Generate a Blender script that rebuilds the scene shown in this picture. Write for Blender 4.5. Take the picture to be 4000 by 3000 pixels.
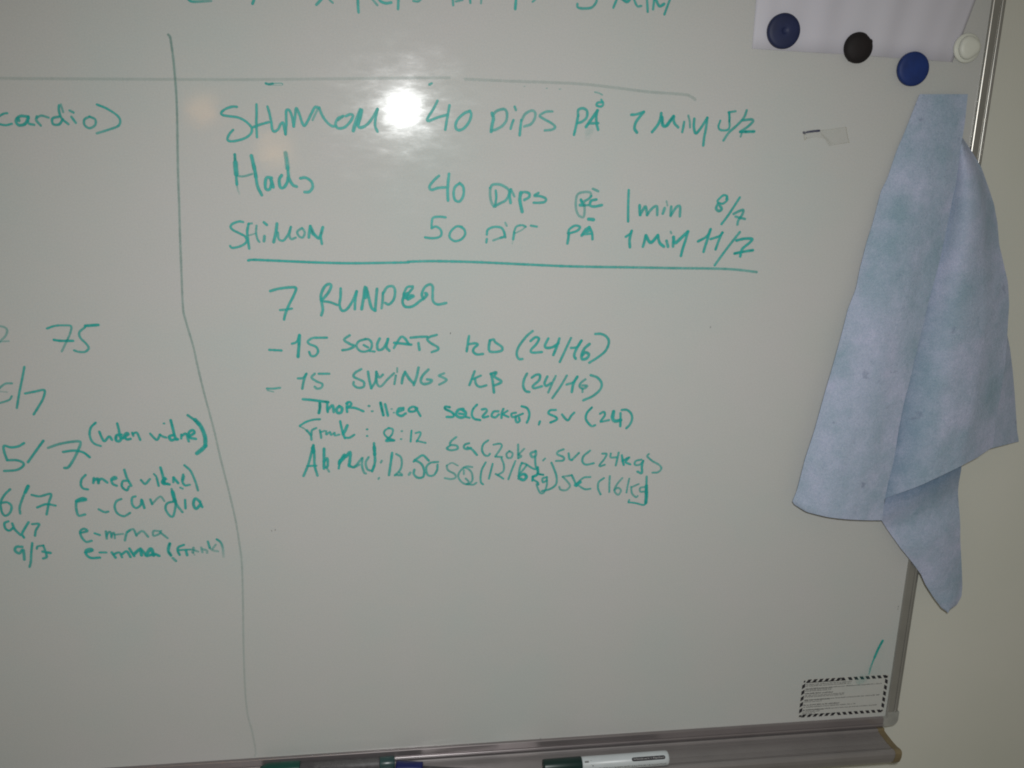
import bpy, bmesh, math, random
from mathutils import Matrix, Vector, noise

# ------------------------------------------------------------------ scene
for o in list(bpy.data.objects):
    bpy.data.objects.remove(o)
SC = bpy.context.scene
COL = SC.collection
H = 1.60                      # height of the lens above the floor; the board is the plane y = 0

# ------------------------------------------------------------------ camera
ROT = ((0.9907557870071714, 0.013517102856897133, -0.13498243753228256),
       (-0.13375919783395832, 0.2632172060910658, -0.9554188502496848),
       (0.02261520520836584, 0.9646418974666037, 0.2625920070097604))
cam_data = bpy.data.cameras.new('camera')
cam_data.sensor_width = 36.0
cam_data.lens = 3578.240 / 4000.0 * 36.0
cam_data.clip_start = 0.02
cam_data.clip_end = 60.0
cam = bpy.data.objects.new('camera', cam_data)
COL.objects.link(cam)
cam.matrix_world = Matrix.Translation((0, -1.0, H)) @ Matrix(ROT).to_4x4()
SC.camera = cam

# ------------------------------------------------------------------ light
world = bpy.data.worlds.new('World')
SC.world = world
world.use_nodes = True
bg = world.node_tree.nodes['Background']
bg.inputs['Color'].default_value = (1.0, 0.96, 0.80, 1)
bg.inputs['Strength'].default_value = 0.122

def point_lamp(name, loc, power, color, radius):
    d = bpy.data.lights.new(name, 'POINT')
    d.energy = power
    d.color = color
    d.shadow_soft_size = radius
    o = bpy.data.objects.new(name, d)
    o.location = loc
    COL.objects.link(o)
    return o

# the flash of the hand-held camera, just above the lens
fd = bpy.data.lights.new('camera_flash', 'SPOT')
fd.energy = 26.4
fd.color = (0.985, 1.0, 0.995)
fd.shadow_soft_size = 0.022
fd.spot_size = math.radians(124)
fd.spot_blend = 1.0
fo = bpy.data.objects.new('camera_flash', fd)
fo.location = (0.0407, -1.0, H + 0.0441)
fo.rotation_euler = (Vector((0.12, 0.0, H - 0.52)) - Vector(fo.location)).to_track_quat('-Z', 'Y').to_euler()
COL.objects.link(fo)
# two warm bulbs in the room whose reflections show in the board
point_lamp('room_bulb', (-0.726, -3.0, H + 0.072), 1.9, (1.0, 0.48, 0.12), 0.055)
point_lamp('room_bulb', (-0.450, -3.0, H - 0.083), 2.2, (1.0, 0.52, 0.14), 0.068)

SC.view_settings.view_transform = 'Standard'
SC.view_settings.look = 'None'
SC.view_settings.exposure = 0.10
SC.view_settings.gamma = 1.0
SC.view_settings.use_curve_mapping = False
SC.cycles.filter_width = 1.9
SC.cycles.max_bounces = 8
SC.cycles.transparent_max_bounces = 24

# ------------------------------------------------------------------ helpers
def link(name, bm_or_me, mats, parent=None, smooth=False):
    if isinstance(bm_or_me, bmesh.types.BMesh):
        me = bpy.data.meshes.new(name)
        bm_or_me.normal_update()
        bm_or_me.to_mesh(me)
        bm_or_me.free()
    else:
        me = bm_or_me
    me.name = name
    for m in (mats if isinstance(mats, (list, tuple)) else [mats]):
        me.materials.append(m)
    if smooth:
        me.polygons.foreach_set('use_smooth', [True] * len(me.polygons))
    o = bpy.data.objects.new(name, me)
    COL.objects.link(o)
    if parent is not None:
        o.parent = parent
    return o

def thing(name, label, cat, loc=(0, 0, 0), group=None):
    o = bpy.data.objects.new(name, None)
    o.empty_display_size = 0.02
    o.location = loc
    COL.objects.link(o)
    tag(o, label, cat, group)
    return o

def tag(o, label, cat, group=None):
    o['label'] = label
    o['category'] = cat
    if group:
        o['group'] = group
    return o

def W(u, v, z=0.0):
    """board millimetres (right, up, towards the room) -> metres"""
    return Vector((u / 1000.0, -z / 1000.0, H + v / 1000.0))

def spline(pts, step):
    """Catmull-Rom through pts (tuples of any length), resampled about every step"""
    P = [Vector(p) for p in pts]
    if len(P) < 3:
        n = max(2, int((P[1] - P[0]).length / step))
        return [P[0].lerp(P[1], i / n) for i in range(n + 1)]
    P = [P[0] * 2 - P[1]] + P + [P[-1] * 2 - P[-2]]
    out = []
    for i in range(1, len(P) - 2):
        a, b, c, d = P[i - 1:i + 3]
        n = max(2, int((c - b).length / step))
        for k in range(n):
            t = k / n
            out.append(0.5 * (b * 2 + (c - a) * t + (a * 2 - b * 5 + c * 4 - d) * t * t
                              + (b * 3 - a - c * 3 + d) * t ** 3))
    out.append(P[-2])
    return out

def resample(pts, n):
    P = [Vector(p) for p in pts]
    L = [0.0]
    for a, b in zip(P, P[1:]):
        L.append(L[-1] + (b - a).length)
    out = []
    j = 0
    for i in range(n + 1):
        s = L[-1] * i / n
        while j < len(P) - 2 and L[j + 1] < s:
            j += 1
        seg = L[j + 1] - L[j]
        out.append(P[j].lerp(P[j + 1], 0 if seg < 1e-9 else min(1, (s - L[j]) / seg)))
    return out

# ------------------------------------------------------------------ materials
def new_mat(name):
    m = bpy.data.materials.new(name)
    m.use_nodes = True
    nt = m.node_tree
    b = nt.nodes['Principled BSDF']
    return m, nt, b

def node(nt, kind, **kw):
    n = nt.nodes.new(kind)
    for k, v in kw.items():
        if k in n.inputs:
            n.inputs[k].default_value = v
        else:
            setattr(n, k, v)
    return n

def noise_tex(nt, coord, scale, detail=4.0, rough=0.55, stretch=None, rot=None):
    t = node(nt, 'ShaderNodeTexNoise')
    t.inputs['Scale'].default_value = scale
    t.inputs['Detail'].default_value = detail
    t.inputs['Roughness'].default_value = rough
    if stretch or rot:
        mp = node(nt, 'ShaderNodeMapping')
        mp.inputs['Scale'].default_value = stretch or (1, 1, 1)
        mp.inputs['Rotation'].default_value = rot or (0, 0, 0)
        nt.links.new(coord, mp.inputs['Vector'])
        coord = mp.outputs['Vector']
    nt.links.new(coord, t.inputs['Vector'])
    return t.outputs['Fac']

def ramp(nt, fac, stops):
    r = node(nt, 'ShaderNodeValToRGB')
    e = r.color_ramp.elements
    while len(e) < len(stops):
        e.new(0.5)
    for el, (p, c) in zip(e, stops):
        el.position = p
        el.color = c if len(c) == 4 else (*c, 1)
    nt.links.new(fac, r.inputs['Fac'])
    return r.outputs['Color']

def mix(nt, fac, a, b, mode='MIX'):
    m = node(nt, 'ShaderNodeMix', data_type='RGBA', blend_type=mode)
    for sock, v in ((m.inputs[0], fac), (m.inputs[6], a), (m.inputs[7], b)):
        if isinstance(v, (int, float)):
            sock.default_value = v
        elif isinstance(v, tuple):
            sock.default_value = v if len(v) == 4 else (*v, 1)
        else:
            nt.links.new(v, sock)
    return m.outputs[2]

def math_node(nt, op, a, b=0.0):
    m = node(nt, 'ShaderNodeMath', operation=op)
    for sock, v in ((m.inputs[0], a), (m.inputs[1], b)):
        if isinstance(v, (int, float)):
            sock.default_value = v
        else:
            nt.links.new(v, sock)
    return m.outputs[0]

def obj_coord(nt):
    return node(nt, 'ShaderNodeTexCoord').outputs['Object']

def bump(nt, bsdf, height, strength, dist):
    b = node(nt, 'ShaderNodeBump')
    b.inputs['Strength'].default_value = strength
    b.inputs['Distance'].default_value = dist
    nt.links.new(height, b.inputs['Height'])
    nt.links.new(b.outputs['Normal'], bsdf.inputs['Normal'])
    return b.outputs['Normal']

def plain(name, color, rough=0.5, metal=0.0, coat=0.0, var=0.12, scale=60.0, bumpy=0.0):
    m, nt, b = new_mat(name)
    co = obj_coord(nt)
    n = noise_tex(nt, co, scale, 5)
    c = ramp(nt, n, [(0.3, tuple(v * (1 - var) for v in color)), (0.7, tuple(min(1, v * (1 + var)) for v in color))])
    nt.links.new(c, b.inputs['Base Color'])
    b.inputs['Roughness'].default_value = rough
    b.inputs['Metallic'].default_value = metal
    b.inputs['Coat Weight'].default_value = coat
    if bumpy:
        bump(nt, b, noise_tex(nt, co, scale * 12, 3), bumpy, 0.0004)
    return m

# enamel of the board: faint wiped-ink tint, glossy lacquer with wiping streaks
def board_material():
    m, nt, b = new_mat('white_enamel')
    co = obj_coord(nt)
    big = noise_tex(nt, co, 5.0, 6, 0.6)
    fine = noise_tex(nt, co, 620.0, 2, 0.7)
    c = ramp(nt, big, [(0.36, (0.528, 0.554, 0.536)), (0.5, (0.548, 0.554, 0.536)), (0.66, (0.562, 0.555, 0.545))])
    c = mix(nt, ramp(nt, fine, [(0.25, (1, 1, 1)), (0.75, (0, 0, 0))]), c, (0.885, 0.885, 0.885), 'MULTIPLY')
    nt.links.new(c, b.inputs['Base Color'])
    streak = noise_tex(nt, co, 26.0, 6, 0.65, (1.0, 1.0, 3.2), (0, 0.6, 0))
    streak2 = noise_tex(nt, co, 12.0, 5, 0.6, (1.0, 1.0, 2.4), (0, -0.75, 0))
    s = math_node(nt, 'MULTIPLY', streak, streak2)
    r = ramp(nt, s, [(0.16, (0.12, 0.12, 0.12)), (0.36, (0.20, 0.20, 0.20))])
    nt.links.new(r, b.inputs['Roughness'])
    wisp = noise_tex(nt, co, 34.0, 7, 0.68, (1.0, 1.0, 2.6), (0, -0.8, 0))
    sp = ramp(nt, wisp, [(0.44, (0.03, 0.03, 0.03)), (0.60, (0.09, 0.09, 0.09)), (0.74, (0.25, 0.25, 0.25))])
    nt.links.new(sp, b.inputs['Specular IOR Level'])
    w = ramp(nt, s, [(0.17, (0.09, 0.09, 0.09)), (0.34, (0.24, 0.24, 0.24))])
    nt.links.new(w, b.inputs['Coat Weight'])
    cr = ramp(nt, streak2, [(0.35, (0.055, 0.055, 0.055)), (0.65, (0.085, 0.085, 0.085))])
    nt.links.new(cr, b.inputs['Coat Roughness'])
    b.inputs['Coat IOR'].default_value = 1.5
    return m

def ink_material(name, color, rough=0.45):
    m, nt, b = new_mat(name)
    co = obj_coord(nt)
    at = node(nt, 'ShaderNodeAttribute')
    at.attribute_name = 'ink'
    n1 = noise_tex(nt, co, 330.0, 4, 0.6)
    n2 = noise_tex(nt, co, 70.0, 3, 0.6)
    v = math_node(nt, 'ADD', math_node(nt, 'MULTIPLY', n1, 0.55), math_node(nt, 'MULTIPLY', n2, 0.65))
    v = math_node(nt, 'ADD', v, 0.40)
    a = math_node(nt, 'MULTIPLY', math_node(nt, 'POWER', at.outputs['Fac'], 1.35), v)
    a = math_node(nt, 'MINIMUM', math_node(nt, 'MULTIPLY', a, 0.95), 0.985)
    nt.links.new(a, b.inputs['Alpha'])
    c = mix(nt, ramp(nt, n2, [(0.35, (0, 0, 0)), (0.65, (1, 1, 1))]), color, tuple(x * 0.80 for x in color))
    c = mix(nt, ramp(nt, at.outputs['Fac'], [(0.885, (0, 0, 0)), (1.0, (1, 1, 1))]), c, tuple(x * 0.30 for x in color))
    nt.links.new(c, b.inputs['Base Color'])
    b.inputs['Roughness'].default_value = rough
    b.inputs['Specular IOR Level'].default_value = 0.3
    return m

STAINS = [(0.576, -0.074, 0.021, 0), (0.569, -0.115, 0.032, 0), (0.604, -0.091, 0.029, 0), (0.627, -0.12, 0.024, 0), (0.567, -0.144, 0.026, 0), (0.581, 0.001, 0.026, 0), (0.615, 0.001, 0.032, 0), (0.528, -0.244, 0.018, 0), (0.622, -0.234, 0.021, 0), (0.593, -0.398, 0.013, 0), (0.59, -0.417, 0.016, 0), (0.607, -0.367, 0.021, 0), (0.626, -0.156, 0.026, 0), (0.622, 0.04, 0.026, 0), (0.649, -0.218, 0.021, 1), (0.64, -0.266, 0.024, 1), (0.638, -0.321, 0.024, 1), (0.65, -0.311, 0.018, 1), (0.727, -0.286, 0.026, 1), (0.704, -0.09, 0.024, 1), (0.634, -0.388, 0.024, 1), (0.667, -0.162, 0.021, 1), (0.672, -0.365, 0.032, 1), (0.669, -0.437, 0.032, 2), (0.657, -0.45, 0.024, 2), (0.733, -0.532, 0.026, 2)]

def cloth_material():
    m, nt, b = new_mat('felt_cloth')
    at = node(nt, 'ShaderNodeAttribute')
    at.attribute_name = 'fold'                    # every fold shows another piece of the same felt
    co0 = obj_coord(nt)
    vm = node(nt, 'ShaderNodeVectorMath', operation='MULTIPLY_ADD')
    cx = node(nt, 'ShaderNodeCombineXYZ')
    for k in ('X', 'Y', 'Z'):
        nt.links.new(at.outputs['Fac'], cx.inputs[k])
    nt.links.new(cx.outputs[0], vm.inputs[0])
    vm.inputs[1].default_value = (3.7, 1.9, 2.3)
    nt.links.new(co0, vm.inputs[2])
    co = vm.outputs[0]
    n = noise_tex(nt, co, 9.0, 5, 0.6)
    n2 = noise_tex(nt, co, 34.0, 7, 0.72)
    n4 = noise_tex(nt, co, 16.0, 6, 0.65)
    n3 = noise_tex(nt, co, 700.0, 3, 0.7)
    base = ramp(nt, n4, [(0.36, (0.53, 0.56, 0.72)), (0.60, (0.43, 0.50, 0.62))])
    # patches where ink was wiped off the board: right, up, radius in metres
    def patches(spots, spread):
        out = None
        for u, v, r_, fold in spots:
            d = node(nt, 'ShaderNodeVectorMath', operation='DISTANCE')
            d.inputs[1].default_value = (u + 3.7 * fold, -0.02 + 1.9 * fold, H + v + 2.3 * fold)
            nt.links.new(co, d.inputs[0])
            mr = node(nt, 'ShaderNodeMapRange', interpolation_type='SMOOTHSTEP')
            mr.inputs['From Min'].default_value = r_ * spread
            mr.inputs['From Max'].default_value = 0.0
            nt.links.new(d.outputs['Value'], mr.inputs['Value'])
            out = mr.outputs['Result'] if out is None else math_node(nt, 'MAXIMUM', out, mr.outputs['Result'])
        return out
    dirt = patches(STAINS, 1.9)
    dirt = math_node(nt, 'ADD', math_node(nt, 'MULTIPLY', dirt, 0.26), math_node(nt, 'MULTIPLY', n2, 1.05))
    c = mix(nt, ramp(nt, dirt, [(0.46, (0, 0, 0)), (0.90, (0.78, 0.78, 0.78))]), base, (0.27, 0.395, 0.465))
    # fold shade and some ink grime, painted together into the felt colour
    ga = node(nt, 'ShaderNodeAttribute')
    ga.attribute_name = 'fold_shade'
    shade_grime = math_node(nt, 'MULTIPLY', ga.outputs['Fac'], math_node(nt, 'ADD', math_node(nt, 'MULTIPLY', n2, 0.9), math_node(nt, 'MULTIPLY', n4, 0.5)))
    c = mix(nt, ramp(nt, shade_grime, [(0.04, (0, 0, 0)), (0.70, (0.95, 0.95, 0.95))]), c, (0.16, 0.25, 0.37))
    spot = noise_tex(nt, co, 52.0, 4, 0.6)
    c = mix(nt, ramp(nt, spot, [(0.66, (0, 0, 0)), (0.78, (0.6, 0.6, 0.6))]), c, (0.17, 0.20, 0.30))
    c = mix(nt, ramp(nt, n3, [(0.3, (0.9, 0.9, 0.9)), (0.62, (0, 0, 0))]), c, (0.70, 0.73, 0.79), 'MULTIPLY')
    nt.links.new(c, b.inputs['Base Color'])
    b.inputs['Roughness'].default_value = 0.95
    b.inputs['Specular IOR Level'].default_value = 0.1
    b.inputs['Sheen Weight'].default_value = 0.1
    bump(nt, b, math_node(nt, 'ADD', noise_tex(nt, co, 240.0, 5, 0.7), math_node(nt, 'MULTIPLY', n2, 2.0)), 0.5, 0.0016)
    return m

def wall_material():
    m, nt, b = new_mat('painted_wall')
    co = obj_coord(nt)
    n = noise_tex(nt, co, 3.0, 5)
    c = ramp(nt, n, [(0.35, (0.605, 0.61, 0.54)), (0.65, (0.645, 0.64, 0.575))])
    nt.links.new(c, b.inputs['Base Color'])
    b.inputs['Roughness'].default_value = 0.7
    bump(nt, b, noise_tex(nt, co, 420.0, 4), 0.35, 0.0006)
    return m

def metal_material(name, color, rough, axis):
    m, nt, b = new_mat(name)
    co = obj_coord(nt)
    st = (1, 1, 400) if axis == 'x' else (400, 1, 1)
    n = noise_tex(nt, co, 8.0, 4, 0.6, st if axis != 'x' else (1, 400, 400))
    big = noise_tex(nt, co, 14.0, 5, 0.6)
    c = ramp(nt, n, [(0.3, tuple(v * 0.88 for v in color)), (0.7, color)])
    c = mix(nt, ramp(nt, big, [(0.45, (0, 0, 0)), (0.75, (0.6, 0.6, 0.6))]), c, tuple(v * 0.72 for v in color))
    nt.links.new(c, b.inputs['Base Color'])
    b.inputs['Metallic'].default_value = 0.65
    b.inputs['Roughness'].default_value = rough
    return m

def paper_material():
    m, nt, b = new_mat('printer_paper')
    co = obj_coord(nt)
    n = noise_tex(nt, co, 14.0, 4, 0.6, (1, 1, 0.25))
    c = ramp(nt, n, [(0.35, (0.59, 0.575, 0.64)), (0.65, (0.605, 0.595, 0.655))])
    nt.links.new(c, b.inputs['Base Color'])
    b.inputs['Roughness'].default_value = 0.8
    return m

M = {
    'board': board_material(), 'wall': wall_material(), 'cloth': cloth_material(), 'paper': paper_material(),
    'ink': ink_material('green_marker_ink', (0.024, 0.50, 0.45)),
    'dry_ink': ink_material('dried_ink', (0.20, 0.40, 0.36)),
    'speck': ink_material('dark_speck', (0.05, 0.05, 0.06)),
    'navy_ink': ink_material('navy_ink', (0.05, 0.055, 0.12)),
    'residue': ink_material('tape_residue', (0.50, 0.47, 0.36), 0.6),
    'rail_v': metal_material('anodised_rail', (0.43, 0.42, 0.39), 0.30, 'z'),
    'rail_h': metal_material('anodised_rail_bottom', (0.36, 0.325, 0.33), 0.29, 'x'),
    'tray': metal_material('anodised_tray', (0.395, 0.37, 0.368), 0.42, 'x'),
    'cap_grey': plain('grey_plastic', (0.31, 0.31, 0.285), 0.7),
    'ochre': plain('ochre_plastic', (0.20, 0.155, 0.085), 0.55),
    'navy': plain('navy_plastic', (0.010, 0.017, 0.066), 0.6, var=0.2),
    'blue': plain('blue_plastic', (0.006, 0.028, 0.155), 0.6, var=0.2),
    'black': plain('black_plastic', (0.007, 0.004, 0.0045), 0.75, var=0.4),
    'ivory': plain('ivory_plastic', (0.68, 0.69, 0.62), 0.5, var=0.05),
    'green_cap': plain('dark_green_plastic', (0.004, 0.022, 0.019), 0.35, var=0.2),
    'green_cap2': plain('green_plastic', (0.004, 0.06, 0.045), 0.35, var=0.2),
    'blue_cap': plain('dark_blue_plastic', (0.006, 0.012, 0.095), 0.35, var=0.2),
    'pen_white': plain('white_barrel', (0.56, 0.60, 0.62), 0.35, var=0.04),
    'pen_grey': plain('grey_barrel', (0.075, 0.07, 0.075), 0.5, var=0.25, scale=200),
    'pen_teal': plain('teal_plug', (0.03, 0.07, 0.07), 0.3, var=0.2),
    'print': plain('black_print', (0.022, 0.02, 0.026), 0.6, var=0.2),
    'fine_print': plain('grey_print', (0.16, 0.16, 0.155), 0.7, var=0.35, scale=900),
    'label_paper': plain('sticker_film', (0.52, 0.525, 0.50), 0.4, var=0.02),
    'silver_print': plain('silver_lettering', (0.45, 0.45, 0.45), 0.5),
}
INK = {
 'name_row_top': [
  (2.7, 0.85, 0.85, '-147.5,20.9 -151.6,21 -158.1,18.8 -162.9,15.1 -162.1,12.6 -155.8,11.6 -146.7,10.5 -139.6,7 -134.4,1.7 -134.2,-3.8 -139.5,-8.9 -148.9,-12.3 -156.3,-13 -158.4,-10.7 -155.9,-5.6 -152.4,-1.9'),
  (2.9, 0.85, 0.85, '-127.9,23.6 -128.2,14.6 -128.9,5.5 -129,-8.2'),
  (2.8, 0.85, 0.85, '-132.5,1.3 -125,4.2 -116.6,6.7'),
  (2.9, 0.85, 0.85, '-117,21.7 -115.3,14.9 -114,6.7 -113.2,-0.5 -111.5,-2.5 -107.7,-0.4 -104.6,5.1 -102.3,6.6 -101.5,2.5 -100.2,-4.8'),
  (3, 0.85, 0.85, '-100.2,-4.8 -99,6.2 -98.5,18.1 -95.7,19 -93.2,13.6 -91.7,3.2'),
  (3, 0.85, 0.85, '-91.7,3.2 -89.9,12.8 -88.4,21 -85.7,15.7 -83.2,7.5 -81,3.9 -77.5,8.5 -73.5,16 -69.6,22.4 -65.4,22.1'),
  (2.6, 0.6, 0.6, '-72.3,10 -68.8,17 -66.4,21.2'),
  (3, 0.8, 0.8, '-65.4,22.1 -62.4,14.4 -57.9,8.1 -53.3,4.5 -49.1,4.2'),
  (3, 0.85, 0.85, '-41.7,14.5 -46.5,12.1 -49.3,6.5 -46.8,2.4 -40.1,3.5 -33.8,9.6 -31.3,15.2 -34.1,16.5 -38.4,14.6'),
  (2.4, 0.7, 0.7, '-46.6,10.2 -40.8,14.5'),
  (4.1, 0.9, 0.9, '-23.7,20.9 -26.2,14.4 -29.5,6 -31.2,0.4'),
  (4.5, 0.9, 0.9, '-22.7,20.5 -24.3,13.5 -26.8,7'),
  (3.2, 0.85, 0.85, '-23.2,20 -25.3,10.7 -25.9,4.3 -22.1,3.9 -16.4,7.3 -10.5,14.8 -6.1,22.3'),
  (3, 0.85, 0.85, '-6.1,22.3 -8.2,13 -8.8,5.6 -6.5,0.1'),
  (2.5, 0.98, 0.98, '-117.6,44.4 -114.9,43.7 -110.8,44.4'),
  (1.3, 0.6, 0.6, '-110.3,44.6 -102,45 -101.2,43.7'),
  (0.9, 0.4, 0.4, '-114.9,42.8 -102.1,43'),
  (3, 0.85, 0.85, '55.8,32 51.5,23.8 45.2,13.8 47.1,12 55.8,15.5 66,18.5'),
  (3, 0.85, 0.85, '68.4,27.9 66.9,19.5 65.5,12 64.1,3.6'),
  (3.1, 0.85, 0.85, '89.8,22.9 83.9,20.4 77.2,14.2 74.8,7.6 77.2,3.4 83.1,4.9 88.9,11.6 91.3,19.2 89.8,22.9'),
  (3.8, 0.85, 0.85, '113.3,21.1 114.8,16 113.5,9.4 112.6,2.8'),
  (3.1, 0.7, 0.7, '113.8,18.8 118.1,23.6 125.9,25.7 129,22 128.6,14.5 124.3,8.7 117.5,4.8 113.1,3.7'),
  (2.9, 0.8, 0.8, '136.1,14.7 134.7,10.9 133.3,6.1'),
  (2.9, 0.75, 0.75, '137.2,28.3 138.5,25.3'),
  (3.1, 0.85, 0.85, '144.5,14.9 143.7,6.3 143.2,-0.3'),
  (3.1, 0.65, 0.65, '145,14.9 148.8,21.6 155.6,25 159.2,22.8 158.8,17.1 155,11.3 148.1,8.8'),
  (2.9, 0.7, 0.7, '177.5,24.7 170.6,24.2 164.2,20.1 167.8,17.3 176.9,12.8 181.1,9.1 178.2,6.2 170.2,5.1'),
  (3.1, 0.9, 0.9, '205.7,21.1 204.1,11.6 202,1.5'),
  (3.1, 0.8, 0.8, '205.7,21.1 205.5,26.8 210.4,28.8 215.1,26.1 214.9,19.4 210,15 205.6,13.5'),
  (3.5, 0.9, 0.9, '226.5,26.9 222.9,21.5 218.1,14.8 214.8,9.9'),
  (3.1, 0.85, 0.85, '226.2,26.8 225.5,19.7 226.3,13 228.1,7.3'),
  (3, 0.8, 0.8, '217.7,13.3 227.8,14'),
  (2.7, 0.85, 0.85, '230.2,37.8 232.4,34.1 230.5,31.2 225.4,32 226.3,34.9 231.3,35.5'),
  (6.9, 0.14, 0.14, '216.6,4.2 220.5,7.2'),
  (6.9, 0.1, 0.1, '216.8,-0.6 219.6,4.3'),
  (2.6, 0.8, 0.8, '47.6,48.3 49.8,49.3'),
  (0.7, 0.5, 0.5, '46.2,47.1 48.9,47.1'),
  (1.3, 0.35, 0.35, '146.7,49.1 147.4,49.1'),
  (1.3, 0.4, 0.4, '170.3,47.9 171.5,47.9'),
  (1.5, 0.4, 0.4, '184.2,47.5 185.5,47.6'),
  (1.8, 0.5, 0.5, '222.8,45.6 226.8,44.8 230.9,43'),
  (3, 0.85, 0.85, '263.9,23.5 269.5,24.1 277.5,26.9'),
  (3.4, 0.85, 0.85, '277.3,26.5 272.7,20.9 269,15 268.3,9.2 271.1,5.4'),
  (3.4, 0.85, 0.85, '296.9,25.8 296.4,20.5 293.8,13.7 288.1,6.3'),
  (4, 0.95, 0.95, '297.9,21.5 299.5,13.8 303.2,12.9 307.9,18.9 310.8,22.8'),
  (3.2, 0.8, 0.8, '310.8,22.8 312.3,16.1 316.8,11.8'),
  (3, 0.8, 0.8, '323.1,17.3 322.5,11.5 321.8,7.1'),
  (2.6, 0.65, 0.65, '327.3,24.1 329.3,18.4 330.1,12.1'),
  (3.2, 0.85, 0.85, '334.3,20.9 334.4,12.7 337,6 341.9,10.9 348.8,22.3'),
  (3.2, 0.8, 0.8, '348.8,22.3 348.2,11.1 346.9,1.3 346.6,-6.5'),
  (2.6, 0.75, 0.75, '372.4,28.7 380.2,30.1'),
  (2.8, 0.95, 0.95, '373,28.7 373.9,23.4 374.1,19.5'),
  (2.6, 0.8, 0.8, '374.1,19.5 374.8,13.7 372.5,10.2 365.1,10 362.2,13.4 363.7,19.7'),
  (3.1, 0.75, 0.75, '392.8,31.1 390.3,23.8 383.6,15.8 374.8,7.8 369.2,-0.7'),
  (3.1, 0.75, 0.75, '389,20.8 398.9,22 401.2,20.1 395.4,14.1 387.9,9.1'),
  (3.3, 0.95, 0.95, '387.5,8.6 403.3,9.4'),
  (2.5, 0.6, 0.6, '389.6,8.1 388.4,3.7'),
 ],
 'name_row_second': [
  (3, 1, 1, '-152,-26.2 -152,-32.7'),
  (5.2, 0.9, 0.9, '-151.8,-34.5 -151.8,-39.2 -151.5,-45.7'),
  (3.2, 0.85, 0.85, '-151.6,-44.8 -151.7,-50.4 -151.5,-56'),
  (2.1, 0.6, 0.2, '-151.7,-55.1 -151.1,-60.7 -149.5,-65.9'),
  (2.4, 0.6, 0.6, '-150.8,-47.6 -144.3,-47.9 -135.8,-45.4'),
  (4.1, 0.9, 0.9, '-135.4,-27.3 -134.3,-33.3 -133.2,-39.8'),
  (3.9, 0.9, 0.9, '-133.5,-37 -132.5,-43.5 -132,-48.2'),
  (3.4, 0.85, 0.85, '-132.1,-46.3 -130.8,-57.6 -127,-66.5'),
  (3.4, 0.88, 0.88, '-116.3,-48.9 -121,-48.9 -122.7,-53.7 -122.5,-60.3 -118.8,-60.7 -116.6,-55.5 -116.9,-49.8 -114.9,-58.3'),
  (3.4, 0.9, 0.9, '-105.9,-46.3 -108.4,-50.6 -107.8,-58.2 -104.1,-58.6 -100.5,-53.3 -99.4,-48.6'),
  (4.5, 0.6, 0.8, '-101,-23.8 -100.1,-30.8 -99.5,-39.2'),
  (3.4, 0.85, 0.85, '-99.4,-38.3 -98.5,-48.6 -95,-55.6 -91.2,-57.4'),
  (3.2, 0.85, 0.85, '-86.7,-48.9 -81.4,-48.3 -75.9,-52 -74.6,-57.7 -78.1,-62.5 -82.9,-63'),
  (3.1, 0.85, 0.85, '57.4,-44.1 52,-49 47.5,-55.3 49.5,-58.7 56.9,-56.6 64.3,-56'),
  (3.3, 0.9, 0.9, '68.2,-42 67.2,-51.6 66.8,-61.3 67.3,-69.6'),
  (3.1, 0.85, 0.85, '79.6,-51.4 74.7,-55.4 73.2,-62.2 74.8,-69 79.8,-70.4 83.7,-64 83.6,-55.3 79.6,-51.4'),
  (2.8, 0.85, 0.85, '118.6,-58.6 119.3,-65.5 118.4,-73.4'),
  (3.2, 0.6, 0.6, '112.6,-55.8 112.7,-64.6 114.8,-72.4 118.4,-75.3'),
  (3.2, 0.75, 0.75, '112.6,-55.8 115.5,-52.3 123.5,-52.2 131.7,-56.5 133.3,-61.4 129.9,-68.3 122.9,-72.3 116.9,-75.4'),
  (3.4, 0.9, 0.9, '134.7,-57.4 133.8,-63.3 135,-71.2'),
  (2.8, 0.7, 0.7, '135.2,-56.9 138.9,-64.2'),
  (4, 0.88, 0.88, '145.9,-60.2 145,-67.1 146.2,-74 147.9,-80.4'),
  (3.2, 0.8, 0.8, '145.4,-61.2 149.9,-59.6 155,-61 155.1,-65 150.1,-68'),
  (3, 0.8, 0.8, '165.2,-60.4 160.7,-63.4 167.3,-63.8 173.5,-66.2 172.6,-69.7 166.5,-70.8 160.4,-70.8'),
  (3, 0.55, 0.55, '223.8,-63 222.5,-59.1 215.3,-58.7 208.7,-61.3 207,-69.2 207.9,-78.2 211.2,-84.2 216,-85.6 217.2,-79.1 216.4,-71.1'),
  (3, 0.75, 0.75, '223.8,-63 220.8,-66.1 214.7,-69.1 212.6,-67.2'),
  (3.5, 0.85, 0.85, '212.6,-67.2 214.9,-72.6 211.8,-72.7'),
  (2.8, 0.75, 0.75, '215.9,-73.1 221.1,-72.6'),
  (3.3, 0.85, 0.85, '229.6,-66.5 224,-68 223.2,-73 228.4,-74 236.1,-72.4'),
  (3, 0.65, 0.65, '225.5,-55.1 231.3,-57.5'),
  (3.1, 0.85, 0.85, '265.6,-56 265.8,-68.5 266.2,-78.5 266.8,-89.6'),
  (3.5, 0.85, 0.85, '278.9,-72.3 279.3,-78.4 280.1,-82.4'),
  (3.5, 0.75, 0.75, '280.1,-82.4 283.9,-75.3 285.8,-73.2 287.2,-78.3 288,-82.3'),
  (3.3, 0.75, 0.75, '288,-82.3 293.4,-75.2 298.5,-73.1 299.6,-82.2'),
  (3.5, 0.75, 0.75, '307.6,-75 305.9,-80.6'),
  (2.3, 0.5, 0.5, '309.2,-67.4 310.6,-71.9'),
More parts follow.
